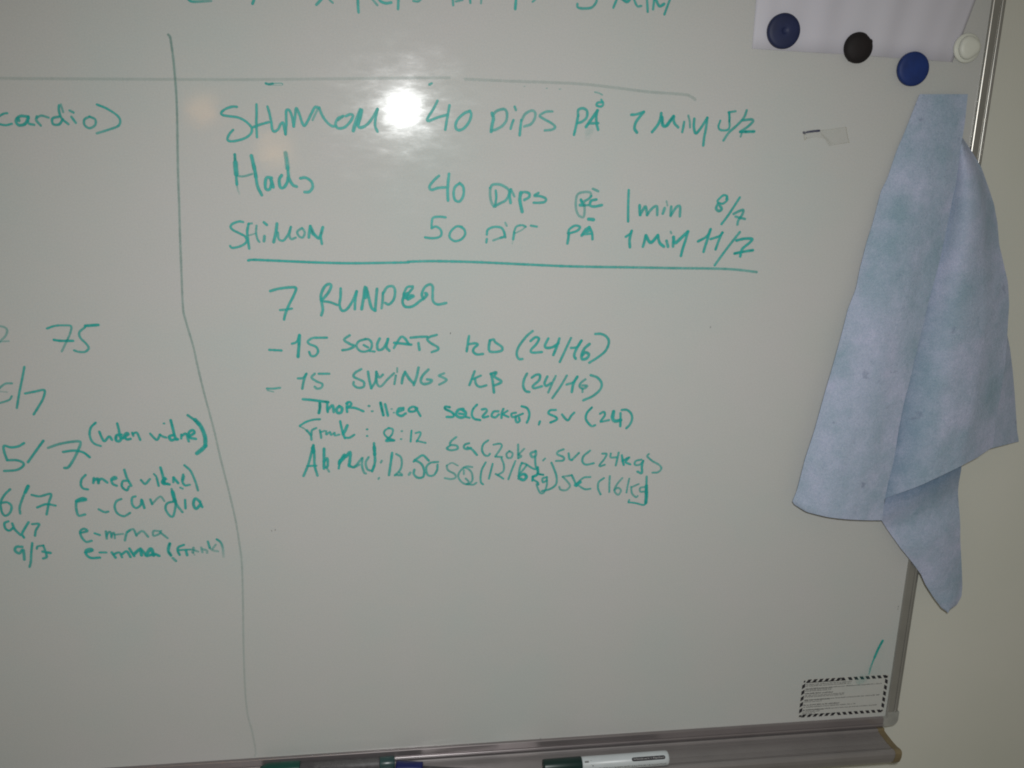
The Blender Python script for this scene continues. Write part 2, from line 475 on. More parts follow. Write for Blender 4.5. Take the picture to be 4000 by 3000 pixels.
  (3.5, 0.75, 0.75, '315,-73.4 315.1,-83'),
  (3.3, 0.75, 0.75, '315.6,-82 320.8,-73.8 325,-72.8 325.6,-83.4'),
  (2.7, 0.85, 0.85, '377.9,-64 378.7,-60.9 374.3,-59.9 369.3,-64.1 368,-67.1 374,-69.1 379.1,-65 378.3,-61.9'),
  (3.4, 0.8, 0.8, '368.7,-69.2 366.9,-74.3 370.4,-77.3 373.5,-75.2 371,-71.2'),
  (3, 0.85, 0.85, '393.4,-62.2 386.4,-74 380.7,-83.3 374.7,-91.6'),
  (3.2, 0.75, 0.75, '388,-80.2 394.2,-77 399,-75.9 397.9,-81.1 394.1,-87.3 393.4,-91.9'),
  (3, 0.75, 0.75, '390.5,-83.2 401.6,-85.7'),
 ],
 'name_row_third': [
  (2.7, 0.85, 0.85, '-147.3,-94.7 -151.5,-94.2 -158.2,-96.7 -160.3,-100.1 -157.6,-103.4 -151.2,-106.7 -145.7,-110.1 -145,-115.4 -151,-119.8 -159.6,-121.8 -161.8,-119.9'),
  (2.9, 0.85, 0.85, '-141.7,-96.5 -143.5,-103.8 -143.4,-111.5 -142.5,-122.2'),
  (2.3, 0.7, 0.7, '-142.2,-96.5 -138.4,-96'),
  (1.9, 0.5, 0.5, '-142.3,-108.6 -135.1,-106.6'),
  (2.5, 0.7, 0.7, '-133.8,-98.4 -134.6,-105.6 -133.5,-112.4 -131.7,-115.3'),
  (3.3, 0.75, 0.75, '-126.2,-109.4 -126.9,-114.3'),
  (3.1, 0.85, 0.85, '-126,-94.9 -123.3,-97.3'),
  (3.5, 0.85, 0.85, '-112.8,-96.2 -114.1,-104.5 -116.9,-115.2'),
  (2.7, 0.8, 0.8, '-112.2,-105.4 -111.6,-112.2 -106.8,-113.6 -101.8,-107.3 -98.6,-99.5'),
  (2.7, 0.7, 0.7, '-98.6,-99.5 -100.4,-108.2 -98.6,-112.1 -94.2,-110.6'),
  (2.7, 0.7, 0.7, '-87.1,-100.3 -92.1,-104.3 -90.3,-109.1 -86.5,-110.1 -84.4,-105.2 -86.2,-101.3'),
  (3.3, 0.85, 0.85, '-78.4,-98.3 -79.6,-104.2 -80.3,-110'),
  (3.5, 0.95, 0.95, '-78.4,-98.8 -75.3,-106.1 -70.2,-110.9 -68.1,-108 -65.5,-99.6'),
  (4.3, 0.95, 0.95, '-78,-101.2 -75.8,-106.1'),
  (2.9, 0.85, 0.85, '-68.1,-108 -67,-116.8'),
  (2.8, 0.85, 0.85, '64.7,-87.5 58.3,-86.9 51.3,-88.2 49.8,-94.1 49.8,-99.1'),
  (2.8, 0.85, 0.85, '49.8,-99.1 54.3,-97.5 59.3,-100.5 60.3,-105.9 57.3,-108.9 50.3,-110 42.8,-109.2'),
  (2.8, 0.85, 0.85, '82.3,-97.3 76.3,-97.3 70.3,-102.8 69.3,-108.8 74.4,-112.8 81.4,-111.2 85.9,-105.7 84.9,-100.2 81.3,-97.8'),
  (2.8, 0.85, 0.85, '109.7,-105.5 110.6,-100.5 116.6,-97.4 124.8,-97.8 128.4,-102.3 129,-107.3 125,-108.9'),
  (2.8, 0.8, 0.8, '109.8,-110.5 109.3,-114'),
  (2.6, 0.6, 0.6, '116.9,-111.9 120.9,-110.4 126,-108.4'),
  (3, 0.6, 0.6, '128.9,-103.3 130.1,-108.3'),
  (2.6, 0.6, 0.6, '129.7,-92.8 131.3,-95.8'),
  (3, 0.85, 0.85, '139.7,-103.2 138.8,-110.3'),
  (2.6, 0.75, 0.75, '139.6,-102.2 142.1,-96.7 148.1,-95.1 152.3,-96.6'),
  (2, 0.5, 0.5, '152.3,-96.6 148.3,-100.1 140.2,-104.2'),
  (2, 0.25, 0.25, '138.8,-111.3 137.9,-115.3'),
  (2.6, 0.8, 0.8, '157.9,-95.5 164.6,-96.5'),
  (2.9, 0.85, 0.85, '199.5,-103.2 201.4,-98.6 207.4,-95 212.7,-96.5 209.7,-100.6 200.5,-103.7'),
  (3.3, 0.85, 0.85, '200.5,-103.7 200.2,-108.8 199.4,-114.4'),
  (3.5, 0.85, 0.85, '215.2,-105.6 219.1,-99.5 223.1,-96.9'),
  (3.1, 0.85, 0.85, '223.1,-96.4 226.5,-102.5 227.4,-109.6'),
  (2.7, 0.85, 0.85, '216.7,-104.6 226.6,-103.5'),
  (4.1, 0.9, 0.9, '220.7,-101.5 224.3,-99.4'),
  (4.1, 0.9, 0.9, '222.2,-87.8 227.4,-88.3'),
  (2.9, 0.85, 0.85, '271.6,-100 270.2,-103.1 265.1,-106.7'),
  (3.5, 0.85, 0.85, '271.1,-101.1 269.6,-110.3 270.5,-118'),
  (3.4, 0.85, 0.85, '287.8,-105 286.7,-112.2 285.4,-117.4'),
  (3.8, 0.9, 0.9, '288.4,-105.5 292.5,-112.2 295.7,-112.1 301.7,-104.9'),
  (3.6, 0.85, 0.85, '301.7,-104.9 304.4,-113.1 309.5,-117.2'),
  (3.6, 0.8, 0.8, '312.2,-111 314.3,-117.2'),
  (2.7, 0.55, 0.55, '316.3,-100.7 317,-102.2'),
  (4, 0.9, 0.9, '320,-106.8 320.9,-111.9 323.1,-113 329.7,-106.7 336.2,-100.5'),
  (3.2, 0.8, 0.8, '319.8,-112 320.2,-117.1'),
  (3.4, 0.85, 0.85, '336.2,-100.5 334.2,-109.8 331.7,-119.1 330.1,-127.5'),
  (3.2, 0.85, 0.85, '362.4,-97.7 358.7,-105.4 348.9,-111.2'),
  (3.4, 0.85, 0.85, '362.4,-97.7 360,-107.5 357.5,-116.9 356.3,-122.6'),
  (3, 0.85, 0.85, '376.8,-101.2 372.8,-105.3 363.3,-108.5'),
  (3.2, 0.85, 0.85, '376.3,-101.2 373.2,-109.5 370.2,-119.9'),
  (3.2, 0.8, 0.8, '396.9,-100.5 389.6,-110.4 382.8,-119.8 377,-128.3 370.7,-137.8'),
  (3.4, 0.88, 0.88, '394,-109.8 403.6,-107.7 412.4,-108.1 409.5,-112.3 401.4,-119.7 400,-127.6'),
  (3.4, 0.95, 0.95, '393.1,-124.5 403.9,-122.3 414.2,-120.7'),
 ],
 'box_line': [
  (2.9, 0.92, 0.85, '-144.1,-134.9 -139.3,-134.2 -122.1,-134.8 -93.3,-136 -64.2,-137 -34.8,-137.4 4.8,-136.7 24.7,-136.2'),
  (3, 0.85, 0.8, '24.2,-135.5 48.3,-134.8 78.6,-135.1 109.1,-136 150.3,-137.8 191.9,-139.5 203.5,-139.8'),
  (3.1, 0.8, 0.6, '204,-139.9 237.8,-140.4 280.4,-140.8 323.5,-141.4 367.1,-141.7 394.7,-142.7 421,-145.5'),
 ],
 'rounds_title': [
  (3.2, 0.85, 0.85, '-122.7,-167.6 -113.8,-165.1 -101.2,-163.6 -95.8,-164.6 -98.6,-172.6 -103.9,-182.7 -108.2,-192.9 -109.6,-198.5'),
  (2.8, 0.8, 0.8, '-113.4,-188.3 -107,-187.8 -101.1,-186.8'),
  (3.4, 0.82, 0.82, '-69.9,-194 -68.2,-187.9 -69,-180.8 -69.7,-172.6 -66,-163.6 -61.4,-160 -58.5,-161.5 -60.7,-167.6 -65.3,-173.7 -69.4,-177.7'),
  (3, 0.8, 0.8, '-68.4,-178.7 -60.5,-179.8 -52.7,-182.8'),
  (3.2, 0.85, 0.85, '-48.5,-165.1 -49,-174.7 -50.2,-182.8 -47.9,-189 -42.9,-188 -36.8,-179.8 -31.5,-168.1'),
  (3.2, 0.85, 0.85, '-31.5,-168.1 -33.2,-177.8 -33.9,-187.5'),
  (3.6, 0.85, 0.85, '-22.5,-163.5 -24.2,-174.7 -26.5,-187.5'),
  (3.6, 0.85, 0.85, '-21,-164.5 -18.7,-174.7 -15.9,-186 -12,-189.1'),
  (3.4, 0.8, 0.8, '-12,-189.1 -10.8,-176.8 -9.6,-165.5'),
  (4, 0.88, 0.88, '-21.1,-167.6 -22.2,-174.7'),
  (3.2, 0.75, 0.75, '-3.2,-169.6 -3.8,-178.8 -4.9,-186.5'),
  (3.2, 0.8, 0.8, '-3.2,-170.6 1.4,-163.5 7.4,-162.5 9.9,-167.6 8.3,-176.8 3.2,-182.4 -0.8,-180.9'),
  (3, 0.8, 0.8, '29.1,-162.5 23,-163.5 19.5,-170.6 19.9,-174.7 24,-170.6 29.1,-164.5'),
  (3.5, 0.85, 0.85, '19.5,-170.6 22.9,-175.8 26,-172.7 30,-173.2 23.9,-176.8'),
  (3.3, 0.85, 0.85, '19.4,-172.7 17.9,-179.9 20.9,-185 29,-184.5 38.1,-177.8'),
  (4.1, 0.88, 0.88, '20.9,-174.7 23,-170.6'),
  (3.7, 0.85, 0.85, '41.2,-175.8 44.7,-171.7 43.2,-170.1'),
  (3.3, 0.8, 0.8, '40.1,-176.8 39.1,-170.6 42.2,-163.5 47.3,-160.4 50.8,-162.4 50.8,-170.6 51.3,-178.9 56.4,-182.5 65.6,-181'),
 ],
 'squats_row': [
  (2.8, 0.85, 0.85, '-126.8,-232.4 -120.4,-232.8 -114,-233.2'),
  (2.8, 0.85, 0.85, '-94.1,-216.4 -97.3,-223.6 -102.3,-225.7'),
  (3.7, 0.9, 0.9, '-94.1,-216.4 -95,-227.3 -96.5,-240.3'),
  (2.9, 0.82, 0.82, '-64.9,-219.2 -73.3,-219.2 -80.3,-219.6 -85.4,-223.2 -83.5,-226.3 -76.7,-229.5 -74.8,-234.8 -78,-239.4 -82.5,-239.4 -84.3,-235.2'),
  (3.1, 0.78, 0.78, '-40.3,-216.8 -45.4,-220.4 -45.5,-223 -39.5,-226.7 -35.1,-228.8 -41.7,-232.4 -48.3,-233.4'),
  (2.9, 0.78, 0.78, '-23.3,-221.1 -30.4,-223.6 -33,-228.8 -29.6,-234.1 -23.6,-235.2 -17.4,-232.1 -16.3,-225.8 -19.3,-221.6 -23.3,-221.1'),
  (2.9, 0.78, 0.78, '-25,-227.9 -20.5,-230.5'),
  (2.7, 0.78, 0.78, '-18.5,-234.7 -13.4,-235.3'),
  (3.3, 0.82, 0.82, '-7.6,-220.7 -10.3,-226.9 -9.4,-233.2 -4.3,-232.2 -0.1,-225.9 1.5,-221.2'),
  (3.3, 0.78, 0.78, '1.5,-221.2 -0.2,-230.2 2.8,-234.4'),
  (3.1, 0.82, 0.82, '8,-231.3 12.1,-223.9 16.3,-218.7 20.3,-220.8 24.4,-227.2'),
  (3.3, 0.85, 0.85, '8.5,-225.5 18.2,-226.6 26.9,-227.7'),
  (3.1, 0.82, 0.82, '26.5,-219.8 37.7,-218.9 44.9,-218.9'),
  (3.3, 0.82, 0.82, '35.1,-226.2 36.1,-233.6'),
  (3.1, 0.78, 0.78, '55.2,-216.9 48,-218.9 44.9,-222.1 49,-226.3 56.2,-230.6 56.7,-233.8 50,-236.4'),
  (3.2, 0.85, 0.85, '91.4,-218.7 90,-227.7 89,-235.7'),
  (3.2, 0.82, 0.82, '91.5,-227.7 98.3,-226.7 101.4,-228.3 97.3,-232 96.3,-236.3 100.5,-239.5 107.3,-239.1'),
  (3.4, 0.82, 0.82, '115,-223.6 114,-230 114.1,-234.3'),
  (3.2, 0.82, 0.82, '115,-223.6 119.1,-222.6 121.3,-225.8 128.7,-231.2 128.3,-235.5 120.4,-237 115.2,-236.5'),
  (3.2, 0.8, 0.8, '163.1,-213.3 155.9,-219.7 147.7,-231.4 145.8,-240 148.6,-245.4 152.3,-245.4'),
  (3.2, 0.85, 0.85, '161.3,-224.5 166.5,-220.3 170.8,-221.9 167.8,-228.3 162.1,-234.7 163.8,-238 174.5,-237.5'),
  (3.4, 0.85, 0.85, '181.4,-222 178,-229.5 179.7,-232.7 187.1,-231.7 193.4,-227.4'),
  (3.4, 0.85, 0.85, '194.2,-222.1 191.4,-231.7 188,-240.9'),
  (3.2, 0.8, 0.8, '207.6,-221.6 202.2,-234 195.8,-249.1'),
  (3, 0.82, 0.82, '220.1,-224.4 215,-231.9 208.1,-233'),
  (3.5, 0.82, 0.82, '219.6,-224.9 214.1,-235.2 212.2,-241.7 214,-245.5'),
  (3.7, 0.82, 0.82, '229.4,-228.8 223.7,-234.2 220.8,-241.8 222.1,-246.7 227.5,-245.1 229.4,-240.8 225,-238.5 221.9,-241.8'),
  (3.3, 0.8, 0.8, '235.9,-217 242.4,-217 249,-220.3 252.1,-226.8 248.8,-236.6 240.4,-244.1 230.4,-250.6'),
 ],
 'swings_row': [
  (2.7, 0.72, 0.72, '-131.3,-276.2 -124.3,-276.3 -117.3,-275.5'),
  (1.9, 0.5, 0.5, '-130.9,-278.3 -124.5,-280'),
  (2.9, 0.78, 0.78, '-88.2,-259.8 -91.9,-264.5 -97.4,-265'),
  (3.1, 0.75, 0.75, '-88.7,-260.4 -91.5,-268.3 -93.3,-276.7'),
  (2.9, 0.8, 0.8, '-74.7,-260 -63.6,-260.1'),
  (2.9, 0.72, 0.72, '-79.2,-259.9 -82.8,-264.1 -77.9,-268.4 -71.5,-271.7 -72.6,-276 -77.2,-277 -79.7,-274.8'),
  (3.1, 0.75, 0.75, '-28.5,-255.3 -35.2,-259.4 -36.9,-263.7 -31.3,-266.9 -25.8,-270.2 -26.4,-275.6 -32.6,-276.6 -37.1,-273.3 -37,-270.1'),
  (3.3, 0.78, 0.78, '-21,-258.5 -19.6,-268.2 -17.7,-277.3'),
  (3.1, 0.75, 0.75, '-17.7,-277.3 -13,-269.3 -11.8,-258.6'),
  (3.1, 0.75, 0.75, '-11.8,-258.6 -8.8,-265.1 -4.7,-261.9'),
  (2.9, 0.7, 0.7, '-11.9,-262.9 -11,-272.6 -6.9,-275.3 0.4,-267.4 7.6,-260.5'),
  (2.9, 0.7, 0.7, '9.7,-263.2 8,-272.8'),
  (2.5, 0.6, 0.6, '11.3,-254.7 11.3,-258.9'),
  (3.4, 0.78, 0.78, '20,-259 17.4,-265.4 16.3,-271.9'),
  (3.6, 0.78, 0.78, '20.5,-260.1 25.1,-267.7 29.2,-272.1'),
  (3.4, 0.75, 0.75, '35,-254.4 32.9,-264.6 29.7,-274.2'),
  (3.4, 0.75, 0.75, '45.9,-256.7 39.6,-263.6 37.5,-270 40.6,-273.3 46.9,-272.3 50,-269.1 44.8,-268'),
  (3, 0.7, 0.7, '63.5,-261.2 57.8,-263.8 62.5,-266 66.7,-268.8 63.6,-271.5 58.4,-274.1'),
  (3.2, 0.82, 0.82, '98.1,-259.4 95.6,-266.5 92.5,-275.1'),
  (3, 0.78, 0.78, '95.6,-268.6 105.1,-264.4'),
  (3.2, 0.78, 0.78, '98.8,-268.7 99.9,-274.1 104.2,-277.5 111.6,-275.9'),
  (3.4, 0.82, 0.82, '117.2,-262.4 118.9,-271.1 120.7,-284.3'),
  (3.4, 0.82, 0.82, '116.6,-262.4 123,-260.8 120.9,-265.7 128.5,-270.7 127.5,-273.4 121.1,-276.1'),
  (3.3, 0.8, 0.8, '158.1,-262.9 155.1,-269.4 154.2,-277.1 157.1,-283.2 161.4,-284.4'),
  (3.3, 0.82, 0.82, '164.1,-267.3 168.9,-264.1 173.2,-264.7 172.3,-270.7 165.5,-277.2 167.2,-280 175.8,-277.9'),
  (3.3, 0.8, 0.8, '181.8,-266.5 178.9,-274.1 181.1,-277.5 186.4,-274.2'),
  (3.1, 0.72, 0.72, '191.5,-266 187.5,-275.4 183.6,-285.2'),
  (3.1, 0.75, 0.75, '204.5,-265.7 197.4,-278.8 188.7,-292'),
  (3.1, 0.82, 0.82, '217,-266.9 212.4,-273.5 204.9,-276.2'),
  (3.5, 0.82, 0.82, '216.5,-267.5 212.5,-275.7 211.2,-285.1'),
  (3.1, 0.68, 0.68, '226.4,-270.4 221.2,-274.7 220.3,-279.1 224.7,-281.4 228.9,-278.2 223.5,-277.5'),
  (2.9, 0.68, 0.68, '223.6,-281.4 223.8,-285.3'),
  (3.3, 0.78, 0.78, '232.7,-265.5 240.5,-268.3 245.8,-275.1 244.5,-282.8 236.1,-290.5 225.3,-295.4'),
 ],
 'first_result_row': [
  (3.3, 0.85, 1, '-92.8,-289 -83.7,-289.9 -73.6,-291.5 -65.6,-292.7'),
  (3.6, 0.98, 0.98, '-74.7,-293.6 -74.9,-299.6 -76.1,-305'),
  (3.1, 0.9, 0.9, '-66.6,-294.3 -66.8,-299.7 -66.4,-304.1'),
  (3.4, 0.85, 0.85, '-66.3,-301.9 -62.6,-297.6 -60.6,-296.6 -59.8,-304.2'),
  (3.6, 0.9, 0.9, '-53.5,-297.8 -56.6,-301 -55.7,-305.3 -51.6,-304.9 -50.5,-300 -53.5,-297.8'),
  (3.2, 0.9, 0.9, '-44.2,-293.6 -45.3,-299 -45,-304.5'),
  (2.9, 0.88, 0.88, '-45.7,-294.7 -42.1,-293.1 -40.1,-295.9 -44.3,-299.6'),
  (3, 0.85, 0.85, '-44.3,-299.6 -36.1,-300.3 -27,-304.2'),
  (3, 0.7, 0.7, '-20.9,-298.1 -20.3,-298.2'),
  (2.8, 0.7, 0.7, '-17.5,-304.4 -16.9,-304.4'),
  (3.6, 0.98, 0.98, '-7.7,-294.8 -6.3,-301.9 -4.8,-309'),
  (3.2, 0.88, 0.88, '-2.6,-296.5 -1.1,-303.1 0.3,-309.7'),
  (2.3, 0.6, 0.6, '4.4,-302.1 4.9,-302.1'),
  (2.3, 0.65, 0.65, '6.9,-306.5 7.4,-306.5'),
  (3.4, 0.9, 0.9, '17.6,-301.2 12.4,-302.2 10.8,-307.7 15.4,-310.5 20.1,-307.8'),
  (3, 0.85, 0.85, '12.3,-305.5 17.6,-303.4'),
  (3, 0.88, 0.88, '33.2,-302.6 29.1,-299.8 24.4,-301.9 24.3,-305.2 30.1,-305.3 33.2,-301.5'),
  (3, 0.85, 0.85, '31.2,-300.4 34.3,-305.9 36.9,-310.9'),
  (3.2, 0.98, 0.9, '70,-301.1 65.3,-300.4 65.3,-303.2 71.7,-306.6 74.9,-310 73.8,-312.7 66.9,-312.6'),
  (3.7, 0.9, 0.9, '85.4,-303.5 80.1,-304.5 77.5,-310 81.2,-313.4 86.5,-313 88.6,-308 84.3,-304.1'),
  (3, 0.88, 0.88, '81.2,-309 85.5,-309.6'),
  (2.8, 0.85, 0.85, '88.7,-313 92.9,-314.2'),
  (3, 0.92, 0.92, '101.3,-298.8 97.1,-303.7 95.6,-310.4 98.3,-315.4 105.2,-317.2'),
  (3.1, 0.85, 0.85, '107.2,-304.5 111.5,-304 112.6,-306.8 107.9,-312.8 110,-314 114.3,-312.9'),
  (3.1, 0.85, 0.85, '126,-307 120.6,-307.5 118.5,-312.5 122.9,-314.2 126.6,-310.9'),
  (3.1, 0.85, 0.85, '131.8,-304.4 130.3,-308.8 129.9,-314.9'),
  (2.9, 0.85, 0.85, '136.7,-306.7 131.9,-310.5 137.9,-314'),
  (2.9, 0.82, 0.82, '146.4,-309.1 141.6,-310.1 142.2,-314 146.5,-313.6 154.6,-310.4'),
  (3.1, 0.88, 0.88, '146.5,-313.6 146.6,-318 148.3,-320.9 151,-319.3 150.4,-315.3'),
  (3.1, 0.92, 0.92, '153.2,-301.4 159.2,-303.7 162.1,-309.4 161.7,-316.1 159.7,-321.1'),
  (3.1, 0.85, 0.85, '174.9,-320.3 173.9,-323.7'),
  (3.1, 0.92, 0.92, '193,-306.6 186.5,-307 185,-310.9 193.3,-315 194.5,-318.4 187.5,-321.7'),
  (3.1, 0.82, 0.82, '200.8,-312.3 204.3,-316.9 208.2,-319.3 211.8,-313.7 215,-310.4'),
  (3.1, 0.98, 0.8, '235.6,-304.5 230.4,-310.6 229.1,-317.4 232.1,-323.1 236.7,-327.2 240.5,-326.1'),
  (2.9, 0.82, 0.82, '245.9,-312.1 250.3,-309.9 251.6,-314.4 246.9,-321.2 248.6,-321.8 256.9,-320.2'),
  (4.7, 0.92, 0.92, '261.9,-310.1 261.2,-318 264.2,-321.5 270.8,-320.5'),
  (3.2, 0.88, 0.88, '270.4,-312 270.8,-320.5 271,-327.9'),
  (3.2, 0.82, 0.82, '271.8,-308 277.9,-308.1 283.2,-312.8 284.7,-319.6 282.3,-326.4 278.6,-330.4'),
 ],
 'second_result_row': [
  (2.7, 0.9, 0.8, '-97.4,-319.8 -90.7,-315.5 -82.5,-313 -75.3,-312.6'),
  (1.9, 0.6, 0.6, '-97.5,-320.8 -93,-323.1 -90.1,-326.5'),
  (3, 0.8, 0.8, '-90,-325.4 -86.1,-330.9 -85.3,-336.4'),
  (2.7, 0.78, 0.78, '-85.1,-330.9 -84.4,-325.5 -79.7,-322.8'),
  (2.8, 0.78, 0.78, '-75.7,-325.7 -74.9,-330.1 -74.5,-334.5'),
  (2.5, 0.75, 0.75, '-75.3,-327.9 -70.6,-326.3'),
  (2.6, 0.75, 0.75, '-68.6,-326.9 -68.7,-330.8 -64.5,-327.6 -63.6,-331.4 -59.4,-328.8 -59.5,-332.1 -54.4,-331.1'),
  (3, 0.9, 0.9, '-52.9,-315.7 -51.6,-324 -49.7,-331.7 -48.3,-335.6'),
  (3.8, 0.9, 0.9, '-45.3,-320.8 -48.1,-327.4 -50.2,-330.6'),
  (3, 0.85, 0.85, '-47.2,-335.1 -43.1,-335.2 -37.9,-332'),
  (2.6, 0.8, 0.8, '-23.5,-325.7 -23,-325.7'),
  (2.6, 0.8, 0.8, '-23.6,-333.6 -23.2,-333.6'),
  (2.6, 0.8, 0.8, '1.7,-324.6 -3,-327.2 -4.1,-331.6 0.5,-336.2 4.8,-331.8 5.4,-326.3 0.7,-324.5'),
  (3.2, 0.88, 0.88, '0.5,-336.7 -2.1,-340 2.6,-339.6 6.8,-339.6'),
  (3, 0.85, 0.85, '0.5,-336.7 5.7,-339.1'),
  (2.6, 0.7, 0.7, '15.6,-328.7 16,-328.7'),
  (2.6, 0.75, 0.75, '14.7,-338.2 15.1,-338.2'),
  (2.6, 0.88, 0.88, '26.8,-328.4 26.2,-334.5 25.7,-341.2'),
  (2.6, 0.8, 0.8, '31.5,-331.3 36.3,-330.3 36.8,-333.6 32.5,-341.4'),
  (2.6, 0.75, 0.75, '33.1,-340.8 42.6,-343.3'),
  (2.9, 0.75, 0.75, '77.7,-337.3 71.8,-342.3 71.3,-346.2 78.3,-347.5 79.4,-351.5 71.9,-353 67.1,-350.6 70.8,-347.3'),
  (2.9, 0.78, 0.78, '92.7,-345 87.9,-346.6 86.9,-350.5 91.2,-352.3 94.9,-350.7'),
  (3.1, 0.82, 0.82, '91.2,-350.1 96.6,-353 102,-359.4'),
  (2.9, 0.78, 0.78, '114.7,-342.1 109.4,-346.5 107.9,-353.3 110.7,-359.6 115,-360.9 117.2,-358.6'),
  (2.7, 0.72, 0.72, '121.3,-347.4 128.9,-346.4 130.6,-350.4 123.7,-361.7'),
  (2.7, 0.72, 0.72, '123.7,-362.2 131.4,-362.8'),
  (2.7, 0.68, 0.68, '139.9,-355.8 136.7,-359.1 137.9,-363.7 142.3,-363.9 143.8,-358.7 139.9,-355.8'),
  (2.9, 0.7, 0.7, '150.1,-348.1 150.3,-356.6 150.5,-364.6'),
  (2.7, 0.65, 0.65, '150.9,-360.1 157.3,-353.4'),
  (2.7, 0.65, 0.65, '150.9,-360.1 154.3,-362.5 151,-364.7'),
  (3.4, 0.72, 0.72, '170.5,-356.6 165.1,-359.3 167.5,-363.9 171.2,-361.7 171.1,-356.6'),
  (2.9, 0.78, 0.78, '170.7,-362.9 171,-370.9 172.2,-376.8 174.6,-380.3'),
  (2.5, 0.72, 0.72, '182.4,-366 180.3,-368.3'),
  (2.9, 0.75, 0.75, '204.1,-355.1 197.6,-357.8 197.1,-361.2 204.5,-364.9 204.1,-368.9 195.8,-369.3'),
  (3, 0.82, 0.82, '210.4,-360.4 211.8,-367.4 214.6,-368.6'),
  (3, 0.75, 0.75, '214.6,-368.6 222.6,-360.2'),
  (3, 0.75, 0.75, '235.9,-357.6 228.4,-364.3 227.6,-371.3 232.2,-374.9 241.1,-373.4'),
  (2.8, 0.75, 0.75, '251.1,-361.6 256.2,-362.3 253.7,-368.6 248.5,-375.5 249.1,-377.3 254.6,-375.7'),
  (2.8, 0.75, 0.75, '261.3,-361.8 261.5,-366.5 268.3,-366.7'),
  (3, 0.75, 0.75, '270.8,-360.9 269.5,-369 268.2,-376.6'),
  (3.2, 0.85, 0.85, '274.9,-364.5 276.4,-371.6 277.8,-376.3'),
  (3, 0.85, 0.85, '275.9,-371.5 284.1,-367.1 279.9,-372.8 285.7,-375.9'),
  (2.8, 0.75, 0.75, '299,-370.4 292.3,-372 291.5,-376.6 297.2,-376.8 301.4,-372.2'),
  (3.3, 0.82, 0.82, '301.4,-372.2 300.2,-379.2 300.7,-387.5 295.4,-385.6'),
  (2.8, 0.7, 0.7, '307.7,-363.6 306.2,-366.5 312.8,-372.5 321.2,-377.4 324.4,-382.3 320.7,-386.9 313.8,-387.3'),
 ],
 'third_result_row': [
  (3.2, 0.82, 0.82, '-83.5,-343.2 -86.4,-354.2 -90,-366.4 -95.6,-379.6'),
  (3.2, 0.82, 0.82, '-83.5,-343.2 -82.8,-353.2 -82.8,-367.7 -80.1,-379.5'),
  (4.5, 0.9, 0.9, '-84.3,-346.5 -83.6,-351'),
  (2.8, 0.82, 0.82, '-91,-368 -81.2,-367.9'),
  (3.6, 0.88, 0.88, '-71.8,-347.9 -72.2,-359 -72.6,-371.3'),
  (3.2, 0.82, 0.82, '-71.8,-362.4 -68.6,-359.1 -68.3,-368.1 -69.9,-370.3'),
  (2.8, 0.6, 0.6, '-69.9,-370.3 -67,-375.4'),
  (2.8, 0.88, 0.88, '-54.7,-361.7 -55.3,-367.3 -56,-371.8'),
  (3.9, 0.88, 0.88, '-55.3,-366.2 -49.3,-355.2 -48.4,-358.5 -43,-352.5 -43.3,-362 -44.5,-368.7'),
  (4.7, 0.9, 0.9, '-54.7,-363.9 -50.5,-359.6'),
  (3, 0.7, 0.7, '-43.4,-369.9 -38.2,-370 -29.7,-360.1'),
  (3, 0.7, 0.7, '-43.4,-368.7 -39.3,-371.1 -33,-367.9'),
  (3, 0.7, 0.7, '-29.1,-360.1 -29.8,-369.1 -27.9,-377.1 -25.8,-378.8'),
  (3, 0.7, 0.7, '-22.3,-359.2 -25.6,-365.8 -23.7,-373.8 -18.4,-375.1 -15.7,-369.5'),
  (3.3, 0.82, 0.82, '-15.8,-342.6 -15.4,-353.8 -15.1,-365 -18.4,-376.2'),
  (4.1, 0.85, 0.85, '-15.6,-347.1 -15.2,-356'),
  (2.8, 0.65, 0.65, '-7.3,-363.9 -8.4,-365.9'),
  (2.6, 0.65, 0.65, '-10.8,-384.6 -11.4,-385.9'),
  (3.3, 0.9, 0.8, '4.5,-354.8 2.7,-367.7 0.7,-381.3'),
  (2.8, 0.7, 0.7, '9.2,-356.1 14.4,-360.1 15.4,-368.1 13.2,-375.9 7.3,-382'),
  (2.9, 0.7, 0.7, '7.9,-381.5 15.3,-382.3'),
  (2.9, 0.65, 0.65, '12.1,-378.2 15.3,-381.1'),
  (3.5, 0.65, 0.65, '24.9,-379.5 23.6,-381.5'),
  (3.1, 0.82, 0.82, '29.2,-365.6 33.5,-361.8 39.8,-358.5 46.2,-364.9'),
  (3.1, 0.78, 0.78, '30.3,-363.9 37.7,-368.7 40.9,-376.7 39.8,-384.7 33.4,-385.6 29.1,-380.9 29.7,-375.8'),
  (2.9, 0.75, 0.75, '56.9,-366.9 48.3,-367.8 43.5,-373.4 45.1,-382.5 51.6,-383.3 55.8,-377.1 56.4,-370.3'),
  (2.2, 0.55, 0.55, '80,-372.1 73,-368.5 67.1,-371.7'),
  (2.7, 0.62, 0.62, '67.1,-371.7 68.7,-377.5 76.3,-382.3 77.4,-386.9 72,-388.5 65,-387.1'),
  (2.7, 0.65, 0.65, '96.7,-374.3 89.2,-373.5 82.7,-379 80.6,-385.9 85,-392.9 91.5,-395.4 96.9,-390.9 96.3,-381.7 91.3,-375.8 87,-374.6'),
  (2.7, 0.6, 0.6, '87,-378 87.1,-382.6'),
  (2.7, 0.65, 0.65, '89.3,-388.4 92.6,-392 91.5,-395.4'),
  (2.7, 0.68, 0.68, '90.4,-395.4 98.1,-396.2 101.8,-394'),
  (2.7, 0.78, 0.78, '112.4,-369 108.2,-377.4 106.7,-386.6 107.3,-393.6 109.6,-396'),
